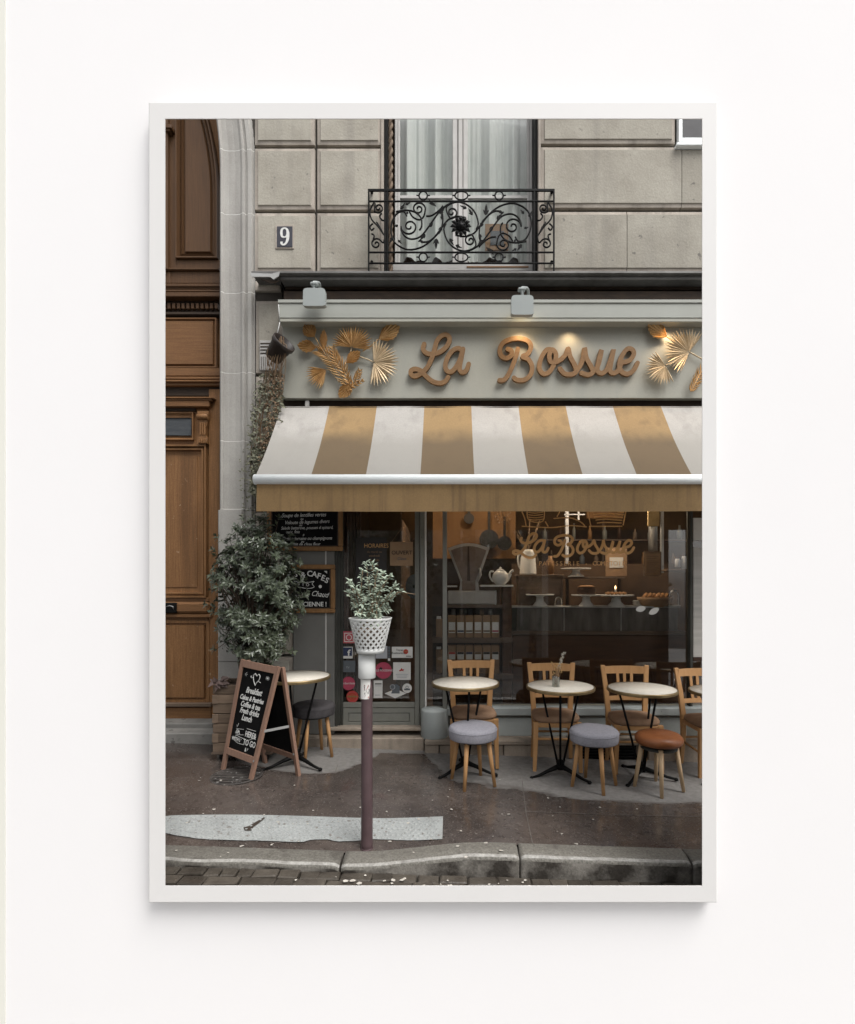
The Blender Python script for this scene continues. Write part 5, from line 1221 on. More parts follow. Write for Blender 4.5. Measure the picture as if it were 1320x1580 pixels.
t = stk('small round red sticker lowest on the glass by the pole'); MB().disc(544, 1075, 9.2, DK - .002, .003, 28).build('disc', m_red, t); ring2(544, 1075, 7.8, .8, m_insta, t); ring2(544, 1075, 4, .6, m_ochrewood, t); bp('band', m_ochrewood, 536, 1073.5, 552, 1076, DK - .005, .002, 0, t)
t = stk('large round raspberry sticker right of the white pole head'); MB().disc(592, 1034.5, 12.8, DK - .002, .003, 32).build('disc', m_pink, t); text('LE FOODING', 'print', 594, 1036, DK - .004, 3.2, m_paper, t); MB().disc(588, 1032, 2.4, DK - .004, .002, 12).build('dot', m_ink, t)
t = stk('white rectangular sticker with a red and orange disc, highest on the right'); bp('sheet', m_paper, 605, 998, 637, 1015, DK - .002, .003, 0, t); text('Titres', 'print', 617, 1004.5, DK - .004, 3.3, m_ink, t); text('Restaurant', 'print', 615, 1009, DK - .004, 3.3, m_ink, t); MB().disc(626.5, 1005.5, 3.8, DK - .004, .002, 18).build('disc', m_red, t); bp('bar', m_ochrewood, 624, 1005, 630, 1006, DK - .007, .002, 0, t); bp('bar', m_ink, 627, 1012, 635, 1013, DK - .004, .002, 0, t)
t = stk('pale square sticker with a small dark red figure under the rectangular one'); bp('sheet', m_paper, 607, 1022, 634, 1049, DK - .002, .003, 0, t)
MB().ppoly([(616, 1034.5), (618.5, 1033), (620, 1030.5), (621.5, 1033), (624.5, 1032.5), (622.5, 1034.5), (624, 1036), (620.5, 1035), (617, 1036)], DK - .004, .002).build('figure', m_red, t)
for k in range(3): bp('text_line', m_lgrey, 611 + k, 1040 + 2.6 * k, 630 - k, 1041 + 2.6 * k, DK - .004, .002, 0, t)
t = stk('narrow white card sticker just right of the pole'); bp('sheet', m_paper, 577, 1050, 590.5, 1077, DK - .002, .003, 0, t); bp('text_line', m_ink, 579, 1054.5, 589, 1056, DK - .004, .002, 0, t); bp('text_line', m_lgrey, 579, 1058, 589, 1058.8, DK - .004, .002, 0, t); bp('text_line', m_lgrey, 579, 1072, 587, 1073, DK - .004, .002, 0, t)
t = stk('pale diamond sticker with a grey map pin shape at the bottom'); MB().ppoly([(594, 1070), (611, 1063), (627, 1070), (610, 1077.5)], DK - .002, .003).build('diamond', m_paper, t); MB().ppoly([(603, 1059), (606, 1056), (613, 1056), (617, 1059), (617, 1070), (604, 1070), (606, 1063)], DK - .004, .002).build('pin_shape', m_greyp, t); ring2(606, 1060, 4, .8, m_lgrey, t, DK - .006)
t = stk('small round white sticker with a grey emblem at the bottom right'); MB().disc(628.5, 1062, 7.3, DK - .002, .003, 24).build('disc', m_paper, t); bp('emblem', m_greyp, 624, 1062.5, 633, 1065, DK - .004, .002, 0, t); ring2(628.5, 1060.5, 2.4, .8, m_greyp, t)
t = stk('light grey printed sticker behind the lattice basket with a column of tiny badges'); bp('sheet', m_lgrey, 580, 997, 598, 1016, DK - .002, .003, 0, t)
for k in range(5): bp('badge', m_greyp if k < 4 else m_paper, 599, 997.5 + 4.6 * k, 602.5, 1001.2 + 4.6 * k, DK - .002, .003, 0, t)

# ------------------------------------------------------------------ framed blackboards on the pier
def board(label, x0, y0, x1, y1, D, tilt=0):
    t = thing('menu_board', label, 'blackboard', at((x0 + x1) / 2, y1, D), 'framed blackboards on the pier')
    bp('slate', m_slate, x0 + 6, y0 + 6, x1 - 6, y1 - 6, D + .012, .012, 0, t)
    for a in ((x0, y0, x1, y0 + 7), (x0, y1 - 7, x1, y1), (x0, y0 + 7.1, x0 + 7, y1 - 7.1), (x1 - 7, y0 + 7.1, x1, y1 - 7.1)): bp('frame_rail', m_ochrewood, *a, D, .03, .008, t)
    for a in ((x0 + 7, y0 + 7, x1 - 7, y0 + 8.6), (x0 + 7, y1 - 8.6, x1 - 7, y1 - 7), (x0 + 7, y0 + 8.6, x0 + 8.6, y1 - 8.6), (x1 - 8.6, y0 + 8.6, x1 - 7, y1 - 8.6)): bp('inner_bead', m_rust, *a, D + .006, .01, 0, t)
    return t
DM = 4.99
b1 = board('larger framed blackboard with a handwritten french lunch menu under the awning', 412, 740, 529, 850, DM)
for s, x, y, h, r_ in (('Soupe de lentilles vertes', 469, 797.5, 6.2, 1.5), ('ou', 466, 802.5, 4, 0), ('Veloute de legumes divers', 474, 808, 5.8, 2), ('ou', 464, 812, 4, 0), ('Salade betterave, pousses d epinard,', 474, 816.5, 4.9, 1), ('noix, feta', 452, 823, 5, 2), ('+', 468, 828.5, 6, 0),
                       ('Quiche lorraine ou champignons', 474, 833, 5.2, 1), ('ou', 467, 837.3, 4, 0), ('gratin de chou fleur', 470, 842, 5.4, 0)):
    text(s, 'chalk_line', x, y, DM + .009, h, m_chalk, b1, shear=.35, sx=.80, rot=r_)
b2 = board('smaller framed blackboard lettered CAFES BIO Chocolat Chaud beside the bush', 414, 871, 517, 946, DM)
for ch, x, y, r_ in (('T', 434, 890, 8), ('H', 440, 888.5, 6), ('E', 446, 887.5, 4), ('S', 457, 890, 6), ('&', 468, 891, 0), ('C', 478, 889, -3), ('A', 485, 890, -8), ('F', 491.5, 892.5, -14), ('E', 497.5, 895.5, -20), ('S', 503, 899, -26)): text(ch, 'chalk_letter', x, y, DM + .009, 8.6, m_chalk, b2, rot=r_, off=.0015)
MB().ppoly([(498, 889), (499.5, 886.5), (500.5, 887)], DM + .0085, .001).build('accent', m_chalk, b2)
for i, ch in enumerate('BIO'): text(ch, 'chalk_letter', 461 + 7 * i, 903 + i * .7, DM + .009, 4.6, m_chalk, b2)
def chalk(P, w, par, D): mb = MB(); ribbon(mb, P, w, D, .001, .0006, 4); mb.build('chalk_stroke', m_chalk, par)
chalk([(454, 897), (468, 899), (480, 898), (485, 897), (482, 901), (485, 906), (474, 908), (458, 905)], .8, b2, DM + .0085); MB().disc(494.5, 905, 2.6, DM + .0085, .001, 8).build('flower', m_chalk, b2)
text('Chocolat', 'chalk_line', 459, 923, DM + .009, 8.0, m_chalk, b2, shear=.4, sx=.85, rot=6); text('Chaud', 'chalk_line', 493, 920.5, DM + .009, 8.4, m_chalk, b2, shear=.4, sx=.85, rot=-6)
text('A L ANCIENNE !', 'chalk_line', 472, 935.5, DM + .009, 7.0, m_chalk, b2, sx=.92, off=.0008)
MB().ppoly([(500, 881), (505, 881), (505, 885)], DM + .0085, .001).build('corner_mark', m_chalk, b2)

# ------------------------------------------------------------------ pavement sign (A-board)
def frame_of(o_, ux, uy, uz):
    return Matrix(((ux.x, uy.x, uz.x, o_.x), (ux.y, uy.y, uz.y, o_.y), (ux.z, uy.z, uz.z, o_.z), (0, 0, 0, 1)))
FR = on_ground(389, 1206, 0); FL = on_ground(343, 1186.5, 0); APR = at(432.5, 1029, 4.10); APL = at(373.5, 1017, 4.33)
RR = on_ground(464, 1198, 0); RL = on_ground(407, 1176, 0)
ab = thing('pavement_sign', 'wooden A-frame chalkboard listing breakfast and cakes on the wet pavement', 'pavement sign', ((FR + RL) / 2))
def bar(mb, a, b, w, d, n):
    w = .034 if w == .044 else w
    """square bar from a to b; w across, d along normal n"""
    ax = (b - a).normalized(); n = (n - ax * n.dot(ax)).normalized(); s_ = ax.cross(n)
    vv = [p + s_ * (i * w / 2) + n * (j * d / 2) for p in (a, b) for i, j in ((-1, -1), (1, -1), (1, 1), (-1, 1))]
    return mb.add(vv, [(0, 1, 2, 3), (7, 6, 5, 4), (0, 4, 5, 1), (1, 5, 6, 2), (2, 6, 7, 3), (3, 7, 4, 0)])
def lerp(a, b, t): return a + (b - a) * t
nF = (FR - FL).cross(APL - FL).normalized()
if nF.y > 0: nF = -nF
def fp(s_, t): return lerp(lerp(FL, FR, s_), lerp(APL, APR, s_), t)
W_ = (FR - FL).length; sI = .017 / W_
for nm, a, b in (('side_rail', fp(sI, 0.0), fp(sI, 1.0)), ('side_rail', fp(1 - sI, 0.0), fp(1 - sI, 1.0))): bar(MB(), a, b, .044, .026, nF).build(nm, m_pinkwood, ab)
bar(MB(), fp(.075, .965), fp(.925, .965), .055, .024, nF).build('top_rail', m_pinkwood, ab) ; bar(MB(), fp(.075, .175), fp(.925, .175), .050, .024, nF).build('bottom_rail', m_pinkwood, ab)
pn = [fp(.07, .15), fp(.93, .15), fp(.93, .97), fp(.07, .97)]; mb = MB(); mb.add([p - nF * .002 for p in pn] + [p - nF * .008 for p in pn], [(0, 1, 2, 3), (7, 6, 5, 4), (0, 4, 5, 1), (1, 5, 6, 2), (2, 6, 7, 3), (3, 7, 4, 0)]); face = mb.build('chalk_panel', m_slate, ab)
nB = -(RR - RL).cross(APL - RL).normalized()
if nB.y < 0: nB = -nB
off_ = Vector((.030, .012, 0))
def rp(s_, t): return lerp(lerp(RL, RR, s_), lerp(APL, APR, s_) + off_, t)
for s_ in (.05, .95): bar(MB(), rp(s_, 0), rp(s_, .99), .044, .026, nB).build('rear_leg', m_pinkwood, ab)
bar(MB(), rp(.1, .175), rp(.9, .175), .045, .02, nB).build('rear_rail', m_pinkwood, ab)
pn = [rp(.1, .2), rp(.9, .2), rp(.9, .97), rp(.1, .97)]; mb = MB(); mb.add([p - nB * .002 for p in pn] + [p + nB * .006 for p in pn], [(0, 1, 2, 3), (7, 6, 5, 4), (0, 4, 5, 1), (1, 5, 6, 2), (2, 6, 7, 3), (3, 7, 4, 0)]); mb.build('rear_panel', m_slate, ab)
bar(MB(), fp(.97, .43) + nF * .012, rp(.97, .46) - Vector((0, .0, 0)) + nF * .03, .020, .004, Vector((.5, -1, .0))).build('metal_stay', M('galvanised_strap', (.42, .42, .41), rough=.4, metal=.3), ab)
for p in (fp(1 - sI, .175), rp(.95, .2)): 
    q = p + nF * .016; MB().tube([tuple(q), tuple(q + nF * .004)], .008, 8).build('screw', m_steel, ab)
# chalk writing in the plane of the panel
uX = (fp(1, .5) - fp(0, .5)).normalized(); uZ = (fp(.5, 1) - fp(.5, 0)); uZ = (uZ - uX * uZ.dot(uX)).normalized(); uN = uX.cross(uZ)
rotm = Matrix((uX, uZ, uN)).transposed()
H_ = (fp(.5, 1) - fp(.5, 0)).length
def pic2plane(px, py):
    """where the view ray through px, py meets the panel"""
    d = Vector(((px - PX) / F, 1, (PY - py) / F)); o_ = Vector((0, 0, CZ)); t = (fp(.5, .5) - o_).dot(nF) / d.dot(nF); return o_ + d * t + nF * .0016
def atext(s, px, py, h, shear=.25, sx=.9, off=.0008):
    o = ltext(s, 'chalk_line', (0, 0, 0), h, m_chalk, ab, shear, None, sx, off); p = pic2plane(px, py) - world_of(ab)
    o.rotation_euler = rotm.to_euler(); o.location = p
for s, x, y, h in (('Breakfast', 391.5, 1071, .066), ('Cakes & Pastries', 388, 1082, .055), ('Coffee & tea', 386, 1092.5, .060), ('Fresh drinks', 384.5, 1102.5, .060), ('Lunch', 380.5, 1112.5, .066)): atext(s, x, y, h, .35, .80, .0016)
for s, x, y, h in (('HOMEMADE', 366.5, 1131, .044), ('WITH LOVE', 368.5, 1144, .040)): atext(s, x, y, h, .0, .85, .001)
for s, x, y, h in (('HERE&', 386.5, 1138.5, .064), ('TO GO', 384.5, 1151.5, .066), ('& &', 380.5, 1160, .042)): atext(s, x, y, h, .1, .72, .0012)
def achalk(P, r=.0022):
    P = [pic2plane(x, y) for x, y in smooth_path(P, 4)]; mb = MB(); mb.tube([tuple(p) for p in P], r, 5); mb.build('chalk_stroke', m_chalk, ab)
Z2 = lambda P: [(335 + x / 7.707, 1010 + y / 7.707) for x, y in P]
achalk(Z2([(458, 370), (440, 310), (440, 250), (462, 228), (478, 255), (500, 235), (515, 255), (505, 300), (470, 340), (458, 370)]), .003); achalk(Z2([(405, 265), (440, 280)])); achalk(Z2([(410, 250), (412, 280)])); achalk(Z2([(490, 315), (522, 335)]))
for cx_, cy_, r_ in ((336, 228, 32), (604, 285, 24)):
    for k in range(4): a = k * PI / 4 + .2; achalk(Z2([(cx_ - r_ * math.cos(a), cy_ - r_ * math.sin(a)), (cx_ + r_ * math.cos(a), cy_ + r_ * math.sin(a))]), .0013)
for P in ([(170, 900), (210, 872), (260, 882), (322, 890)], [(165, 960), (215, 942), (270, 952), (318, 955)], [(205, 965), (240, 962), (285, 985), (322, 1000)], [(160, 1020), (200, 1012), (250, 1050), (315, 1070)], [(160, 1020), (158, 1050), (185, 1062), (205, 1045)], [(360, 880), (410, 895), (465, 912)], [(345, 1030), (400, 1012), (450, 992)], [(232, 800), (246, 850)], [(232, 835), (246, 855), (262, 815)]): achalk(Z2(P), .0017)

# ------------------------------------------------------------------ planter and bush
pc = thing('wooden_planter', 'weathered slatted plank planter on castors holding the evergreen bush', 'planter', (at(365, 1159, 4.46).x, 4.6, ground(-1.95)))
x0 = at(328.5, 1100, 4.45).x; x1 = x0 + .50; y0, y1 = 4.45, 4.78; zb0 = ground(-1.9) + .085; nS = 7; hh = (at(330, 1056, 4.45).z - zb0) / nS
for k in range(nS):
    z0 = zb0 + k * hh; z1 = z0 + hh - .006; e = .02 if k % 2 else 0
    MB().box(x0 + e, x1 - e, y0, y0 + .022, z0, z1, .003).build('plank', m_crate, pc); MB().box(x0 + e, x1 - e, y1 - .022, y1, z0, z1, .003).build('plank', m_crate, pc)
    MB().box(x0 + .001, x0 + .022, y0 + .023, y1 - .023, z0, z1, .003).build('plank', m_crate, pc); MB().box(x1 - .022, x1 - .001, y0 + .023, y1 - .023, z0, z1, .003).build('plank', m_crate, pc)
    if e: MB().box(x0 - .003, x0 + .05, y0 - .008, y0 + .0, z0, z1, .003).build('corner_block', m_crate, pc)
MB().box(x0 - .01, x1 + .01, y0 - .01, y1 + .01, zb0 - .018, zb0 - .001, .003).build('base_board', m_shelfw, pc)
MB().box(x0 + .023, x1 - .023, y0 + .023, y1 - .023, zb0, zb0 + hh * nS - .04).build('soil', m_soil, pc)
for x in (x0 + .06, x1 - .06):
    for y in (y0 + .05, y1 - .05):
        g0 = zp(x, y); MB().tube([(x - .012, y, g0 + .036), (x + .012, y, g0 + .036)], .034, 16).build('castor', m_black, pc)
leafrng = random.Random(21)
def bush():
    t = thing('evergreen_bush', 'bushy dark evergreen shrub with glossy whorled leaves behind the pavement sign', 'bush', (x0 + .25, 4.62, zb0 + hh * nS - .04))
    c = at(400, 915, 4.60); base = Vector((x0 + .25, 4.62, zb0 + hh * nS - .06)); mb = MB(); tw = MB(); br_ = MB()
    r = leafrng
    tips = []
    while len(tips) < 640:
        v = Vector((r.uniform(-1, 1), r.uniform(-1, 1), r.uniform(-1, 1)))
        if v.length > 1 or v.length < .25: continue
        if r.random() > v.length ** 1.4: continue
        # outline: wide in the upper middle, narrower to the foot, open notch top left
        h = v.z; wid = .40 * (1 - .10 * h * h) * (1.0 if h > -.2 else 1 - .30 * (-.2 - h))
        lump = .82 + .34 * (.5 + .9 * noise.noise(Vector((v.x * 2.1, v.y * 2.1, v.z * 2.6))))
        p = c + Vector((v.x * wid * lump, v.y * .30 * lump, v.z * .68 * (lump if abs(h) < .7 else 1.0)))
        if p.y > 4.95: continue
        tips.append((p, v))
    tips += [(at(x, y, 4.5 + r.uniform(0, .25)), Vector((dx, -.3, dz))) for x, y, dx, dz in ((331, 850, -1, .3), (337, 830, -.8, .8), (375, 800, -.2, 1), (410, 797, .2, 1), (430, 800, .5, 1), (350, 838, -.4, 1), (462, 868, 1, .2), (466, 940, 1, 0), (470, 920, 1, .1), (458, 960, 1, -.1), (334, 1002, -1, -.4), (343, 990, -1, 0), (328, 890, -1, 0), (445, 842, .7, .8), (450, 1005, 1, -.6), (380, 1012, -.3, -1), (372, 815, -.5, .7), (360, 826, -.5, .7), (392, 806, 0, 1))]
    for p, v in tips:
        out = Vector((v.x, v.y - .25, v.z * .7 + .45)).normalized()
        n = r.randint(6, 9); s1 = out.cross(Vector((.3, .2, 1))).normalized(); s2 = out.cross(s1)
        for k in range(n):
            a = 2 * PI * k / n + r.uniform(-.3, .3); el = r.uniform(.15, .75)
            d = (s1 * math.cos(a) + s2 * math.sin(a)) * math.cos(el) + out * math.sin(el)
            leaf(mb, p + out * r.uniform(-.015, .02), d, out, r.uniform(.043, .066), r.uniform(.0105, .015), .35, r.uniform(0, .2))
        for k in range(3):
            q = p - out * r.uniform(.03, .10); d = Vector((r.uniform(-1, 1), r.uniform(-1, .6), r.uniform(-.4, 1))); leaf(mb, q, d, out, r.uniform(.04, .06), .012, .3, .15)
        if r.random() < .45:
            s_ = lerp(c, base, .3 + .5 * r.random()); tw.tube([tuple(s_), tuple(lerp(s_, p, .6) + Vector((0, 0, .03))), tuple(p)], [.006, .004, .002], 4)
    mb.build('crown', m_leafg, t)
    tw.build('branch', m_bark, t)
    b = MB()
    for dx in (-.06, .02, .08): b.tube([tuple(base + Vector((dx, 0, 0))), tuple(base + Vector((dx * 1.6, .01, .25))), tuple(lerp(base, c, .7) + Vector((dx * 2, 0, 0)))], [.018, .014, .008], 7)
    b.build('trunk', m_bark, t)
bush()
# wilted leaves at the planter's edge
wl_ = thing('wilted_plant', 'small clump of wilted purplish leaves drooping over the planter corner', 'plant', at(340, 1056, 4.45)); mb = MB()
for k in range(16): leaf(mb, at(338 + leafrng.uniform(-5, 6), 1052 + leafrng.uniform(-4, 4), 4.45), Vector((leafrng.uniform(-1, 1), -.5, leafrng.uniform(-.5, .7))), Vector((0, -1, .5)), .075, .02, .2, .4)
mb.build('foliage', M('wilted_leaf', (.14, .095, .085), (.07, .05, .045), 20, .7), wl_); MB().tube([tuple(at(340, 1060, 4.47)), tuple(at(339, 1050, 4.46))], .006, 5).build('stem', m_bark, wl_)

# ------------------------------------------------------------------ hanging pot and climbing plant
hp = thing('hanging_pot', 'dark tilted flower pot hung on a white cord at the end of the sign', 'flower pot', at(430, 540, 4.86))
c = at(430, 540, 4.84); ax = Vector((.75, -.45, .62)).normalized(); M4 = Matrix.Translation(c) @ ax.to_track_quat('Z', 'Y').to_matrix().to_4x4()
s_ = MB().lathe([(0, -.10), (.075, -.10), (.098, .06), (.108, .062), (.110, .10), (.098, .10), (.09, .02), (0, .0)], (0, 0, 0), 24); MB().add([M4 @ v for v in s_.v], s_.f, True).build('pot', M('brown_black_pot', (.030, .024, .022), (.05, .04, .035), 9, .4), hp)
MB().tube([tuple(at(432, 497, 4.87)), tuple(at(430, 470, 4.86))], .0045, 5).build('cord_upper', m_pwhite, hp); MB().tube([tuple(at(427.5, 520, 4.86)), tuple(at(432, 497, 4.87))], .0045, 5).build('cord', m_pwhite, hp)
vn = thing('dry_vine', 'half dry climbing vine trailing from the hanging pot down past the awning end', 'climbing plant', at(415, 560, 4.9))
st_mb = MB(); lv = MB(); r = random.Random(31)
for k in range(24):
    p = at(430 + r.uniform(-8, 8), 522 + r.uniform(-4, 8), 4.80 + r.uniform(-.03, .06)); e = at(r.uniform(402, 438), r.uniform(585, 640), 4.90); m1 = at(r.uniform(408, 442), r.uniform(545, 575), 4.80)
    st_mb.tube(smooth_path([tuple(p), tuple(m1), tuple(e)], 5), .003, 4)
for k in range(16):
    e = at(r.uniform(395, 430), r.uniform(600, 640), 4.92); q = at(r.uniform(386, 412), r.uniform(690, 760), 4.92); st_mb.tube(smooth_path([tuple(e), tuple(lerp(e, q, .5) + Vector((r.uniform(-.05, .05), -.02, 0))), tuple(q)], 4), .0032, 4)
st_mb.build('stem', m_leafdry, vn)
for k in range(1000):
    y = 575 + 190 * r.random() ** .85; cx_ = 414 - (y - 620) * .13; hw = (10 + 14 * math.sin(PI * min(1, max(0, (y - 565) / 175)))) * r.uniform(-1, 1)
    if y > 720: hw *= .8
    leaf(lv, at(cx_ + hw, y, 4.90 + r.uniform(-.07, .07)), Vector((r.uniform(-1, 1), r.uniform(-1, .2), r.uniform(-1, .5))), Vector((r.uniform(-1, 1), -1, .4)), r.uniform(.028, .055), r.uniform(.009, .015), .3, .2)
for k in range(90): leaf(lv, at(r.uniform(372, 396), r.uniform(690, 800), 4.93), Vector((r.uniform(-1, 1), -.6, r.uniform(-1, .5))), Vector((0, -1, .4)), .03, .008, .3, .2)
lv.build('leaves', m_leafv, vn)
lv = MB()
for k in range(420):
    y = 575 + 170 * r.random(); leaf(lv, at(426 - (y - 600) * .15 + r.uniform(-9, 9), y, 4.86 + r.uniform(-.04, .05)), Vector((r.uniform(-1, 1), r.uniform(-1, .2), r.uniform(-1, .3))), Vector((r.uniform(-1, 1), -1, .4)), r.uniform(.02, .035), .007, .3, .3)
lv.build('dry_leaves', m_leafdry, vn)
ww = thing('slatted_vent', 'pale slatted wall vent behind the hanging pot', 'vent', at(415, 575, 5.04)); bp('vent_frame', m_winwhite, 401, 525, 430, 571, 5.03, .02, .003, ww)
for k in range(4): bp('vent_slat', m_rust, 402, 529 + 5 * k, 418, 530.5 + 5 * k, 5.026, .006, 0, ww)
for k in range(9): bp('vent_slat', m_rust, 403 + 3 * k, 550, 403.8 + 3 * k, 570, 5.026, .006, 0, ww)

# ------------------------------------------------------------------ pole with basket plant
g0 = on_ground(566.5, 1309, 0); px_, py_ = g0.x, g0.y; U = py_ / F
po_ = thing('street_pole', 'aubergine street pole with a white collar and scribbled sticker by the kerb', 'pole', g0); po_['_w'] = 1
zz = lambda y: CZ + (PY - y) * U
MB().lathe([(9.2 * U, -.02), (9.0 * U, zz(1300) - zz(1309)), (8.6 * U, zz(1077) - zz(1309)), (8.3 * U, zz(1045) - zz(1309))], g0, 28).build('shaft', m_pole, po_)
MB().lathe([(9.8 * U, -.004), (9.8 * U, .006), (9.3 * U, .009)], g0, 28).build('foot_ring', m_pole, po_)
mb = MB(); n = 20; vv = []
for k in range(n + 1):
    a = R(180 + 28) + R(118) * k / n
    for y in (1047, 1077): vv.append((px_ - .004 + 9.1 * U * math.cos(a), py_ + 9.1 * U * math.sin(a), zz(y)))
mb.add(vv, [(2 * k, 2 * k + 1, 2 * k + 3, 2 * k + 2) for k in range(n)], True); mb.build('paper_sticker', m_paper, po_)
rs = random.Random(2)
for k in range(16):
    mb = MB(); a0 = R(rs.uniform(215, 300)); z0 = zz(rs.uniform(1050, 1074)); P = []
    for q in range(5): P.append((px_ + 9.28 * U * math.cos(a0), py_ + 9.28 * U * math.sin(a0), z0)); a0 += rs.uniform(-.15, .15); z0 += rs.uniform(-.014, .014)
    mb.tube(P, .0009 if k % 3 else .0014, 4); mb.build('scribble', m_ink if k % 4 else m_red, po_)
MB().lathe([(12.4 * U, 0), (13.2 * U, .004), (13.0 * U, (zz(1008) - zz(1046)))], (px_, py_, zz(1046)), 28).build('white_collar', m_pwhite, po_)
bs = thing('lattice_basket', 'white plastic lattice basket mounted on top of the street pole', 'basket', (px_, py_, zz(1008)))
bcx = px_ + at(572, 0, py_).x - at(566.5, 0, py_).x; zb_0, zt_0 = zz(1007), zz(953); rb, rt_ = 20.5 * U, 32.5 * U
bp_r = lambda t: rb + (rt_ - rb) * t
def bpt(a, t, dr=0): r_ = bp_r(t) + dr; return Vector((bcx + r_ * math.cos(a), py_ + r_ * math.sin(a), zb_0 + (zt_0 - zb_0) * t))
MB().lathe([(rb - .004, 0), (rb, .0), (bp_r(.13), (zt_0 - zb_0) * .13), (bp_r(.13) - .004, (zt_0 - zb_0) * .13), (rb - .004, .006), (0, .006)], (bcx, py_, zb_0), 40).build('base_cup', m_pwhite, bs)
h_ = zt_0 - zb_0
MB().lathe([(bp_r(.93), h_ * .93), (bp_r(1.0) + .004, h_), (bp_r(1.0) - .004, h_), (bp_r(.93) - .004, h_ * .93), (bp_r(.93), h_ * .93)], (bcx, py_, zb_0), 40, True, 0, False).build('rim', m_pwhite, bs)
NB = 18
for k in range(NB):
    for sg in (-1, 1):
        mb = MB(); a0 = 2 * PI * k / NB; vv = []; m_ = 8
        for q in range(m_ + 1):
            t = .11 + .84 * q / m_; a = a0 + sg * t * 1.9; dw = .050
            for e_, dr_ in ((-dw, .001 * sg), (dw, .001 * sg)): vv.append(bpt(a + e_ * 1.55, t, dr_))
            for e_, dr_ in ((dw, -.004), (-dw, -.004)): vv.append(bpt(a + e_ * 1.55, t, dr_))
        mb.add(vv, [(4 * q + i, 4 * q + (i + 1) % 4, 4 * q + 4 + (i + 1) % 4, 4 * q + 4 + i) for q in range(m_) for i in range(4)]); mb.build('lattice_strip', m_pwhite, bs)
fpn = thing('variegated_plant', 'grey green variegated plant growing out of the white lattice basket', 'plant', (bcx, py_, zb_0 + .02))
MB().lathe([(rb - .012, .012), (bp_r(.7) - .02, h_ * .7), (0, h_ * .72)], (bcx, py_, zb_0), 24).build('liner', M('brown_liner', (.20, .145, .11), (.12, .09, .07), 20, .9), fpn)
sm = MB(); lv = MB(); r = random.Random(8)
ends = [(575, 872), (583, 880), (566, 868), (540, 898), (548, 908), (602, 888), (596, 895), (610, 905), (618, 912), (590, 905), (556, 915), (545, 930), (600, 925), (570, 895), (580, 915), (560, 880), (588, 925), (566, 920), (552, 945), (598, 940), (575, 940), (606, 918), (538, 915), (592, 885)]
for (ex, ey) in ends:
    e = at(ex, ey, py_ + r.uniform(-.06, .06)); b = Vector((bcx + r.uniform(-.05, .05), py_ + r.uniform(-.05, .05), zb_0 + h_ * .7)); P = smooth_path([tuple(b), tuple(lerp(b, e, .55) + Vector((r.uniform(-.02, .02), 0, .02))), tuple(e)], 8); sm.tube(P, .0028, 4)
    for i in range(3, len(P)):
        p = Vector(P[i])
        for q in range(3 if i < len(P) - 1 else 6):
            lowd = (ey > 915); d = Vector((r.uniform(-1, 1), r.uniform(-1, 1), r.uniform(-.9, .3) if lowd else r.uniform(-.2, .9))); leaf(lv, p, d, Vector((r.uniform(-.4, .4), -.5, 1)), r.uniform(.026, .044), r.uniform(.006, .0095), .35, r.uniform(0, .3))
sm.build('stem', m_leafdry, fpn); lv.build('foliage', m_leafs, fpn)
MB().tube([tuple(at(612, 914, py_)), tuple(at(628, 915, py_ + .02)), tuple(at(641, 917, py_ + .02))], .0016, 4).build('dry_twig', m_leafdry, fpn)

# ------------------------------------------------------------------ bistro tables
def make_table(label, loc, rz, hgt=.765, r=.288):
    t = thing('bistro_table', label, 'table', loc, 'round bistro tables on the pavement', True, rz)
    MB().lathe([(0, hgt - .022), (r - .012, hgt - .022), (r - .010, hgt - .001), (0, hgt)], (0, 0, 0), 48, True).build('table_top', m_marble, t)
    MB().lathe([(r - .013, hgt - .026), (r - .002, hgt - .026), (r, hgt - .022), (r - .002, hgt - .016), (r, hgt - .011), (r - .001, hgt - .002), (r - .006, hgt + .0008), (r - .012, hgt + .0004)], (0, 0, 0), 48, True, 0, False).build('brass_rim', m_brass, t)
    for k in range(3):
        a = R(-90 + 120 * k)
        top = Vector((math.cos(a) * .19, math.sin(a) * .19, hgt - .024)); low = Vector((math.cos(a) * .028, math.sin(a) * .028, .10))
        MB().tube([tuple(low), tuple(top)], .0095, 8).build('rod', m_iron, t)
        a += R(60); mb = MB(); e = Vector((math.cos(a) * .27, math.sin(a) * .27, .012)); mb.tube([(0, 0, .085), (math.cos(a) * .10, math.sin(a) * .10, .058), (math.cos(a) * .2, math.sin(a) * .2, .026), tuple(e)], [.024, .017, .012, .010], 8); mb.lathe([(0, -.012), (.016, -.010), (.018, .002), (.010, .012), (0, .014)], tuple(e), 12); mb.build('foot', m_iron, t)
    MB().lathe([(0, .05), (.030, .055), (.038, .085), (.030, .11), (.034, .125), (.018, .135), (0, .136)], (0, 0, 0), 18).build('hub', m_iron, t)
    return t
DT = 4.41
def tx(px, D=DT): return (px - PX) * D / F
T1 = make_table('round pale topped bistro table in front of the tea packets', (tx(718.5), DT, zp(tx(718.5), DT)), R(8))
copy_tree(T1, (tx(865), DT, zp(tx(865), DT) - .004), R(-12), 'round pale topped bistro table with the little flower vase on it')
copy_tree(T1, (tx(991), DT, zp(tx(991), DT)), R(16), 'round pale topped bistro table behind the brown leather stool')
copy_tree(T1, (tx(1119), DT, zp(tx(1119), DT)), R(-4), 'round pale topped bistro table mostly cut off by the picture frame')
copy_tree(T1, (tx(456), DT + .02, zp(tx(456), DT) + .0), R(2), 'round pale topped bistro table half hidden by the pavement sign')
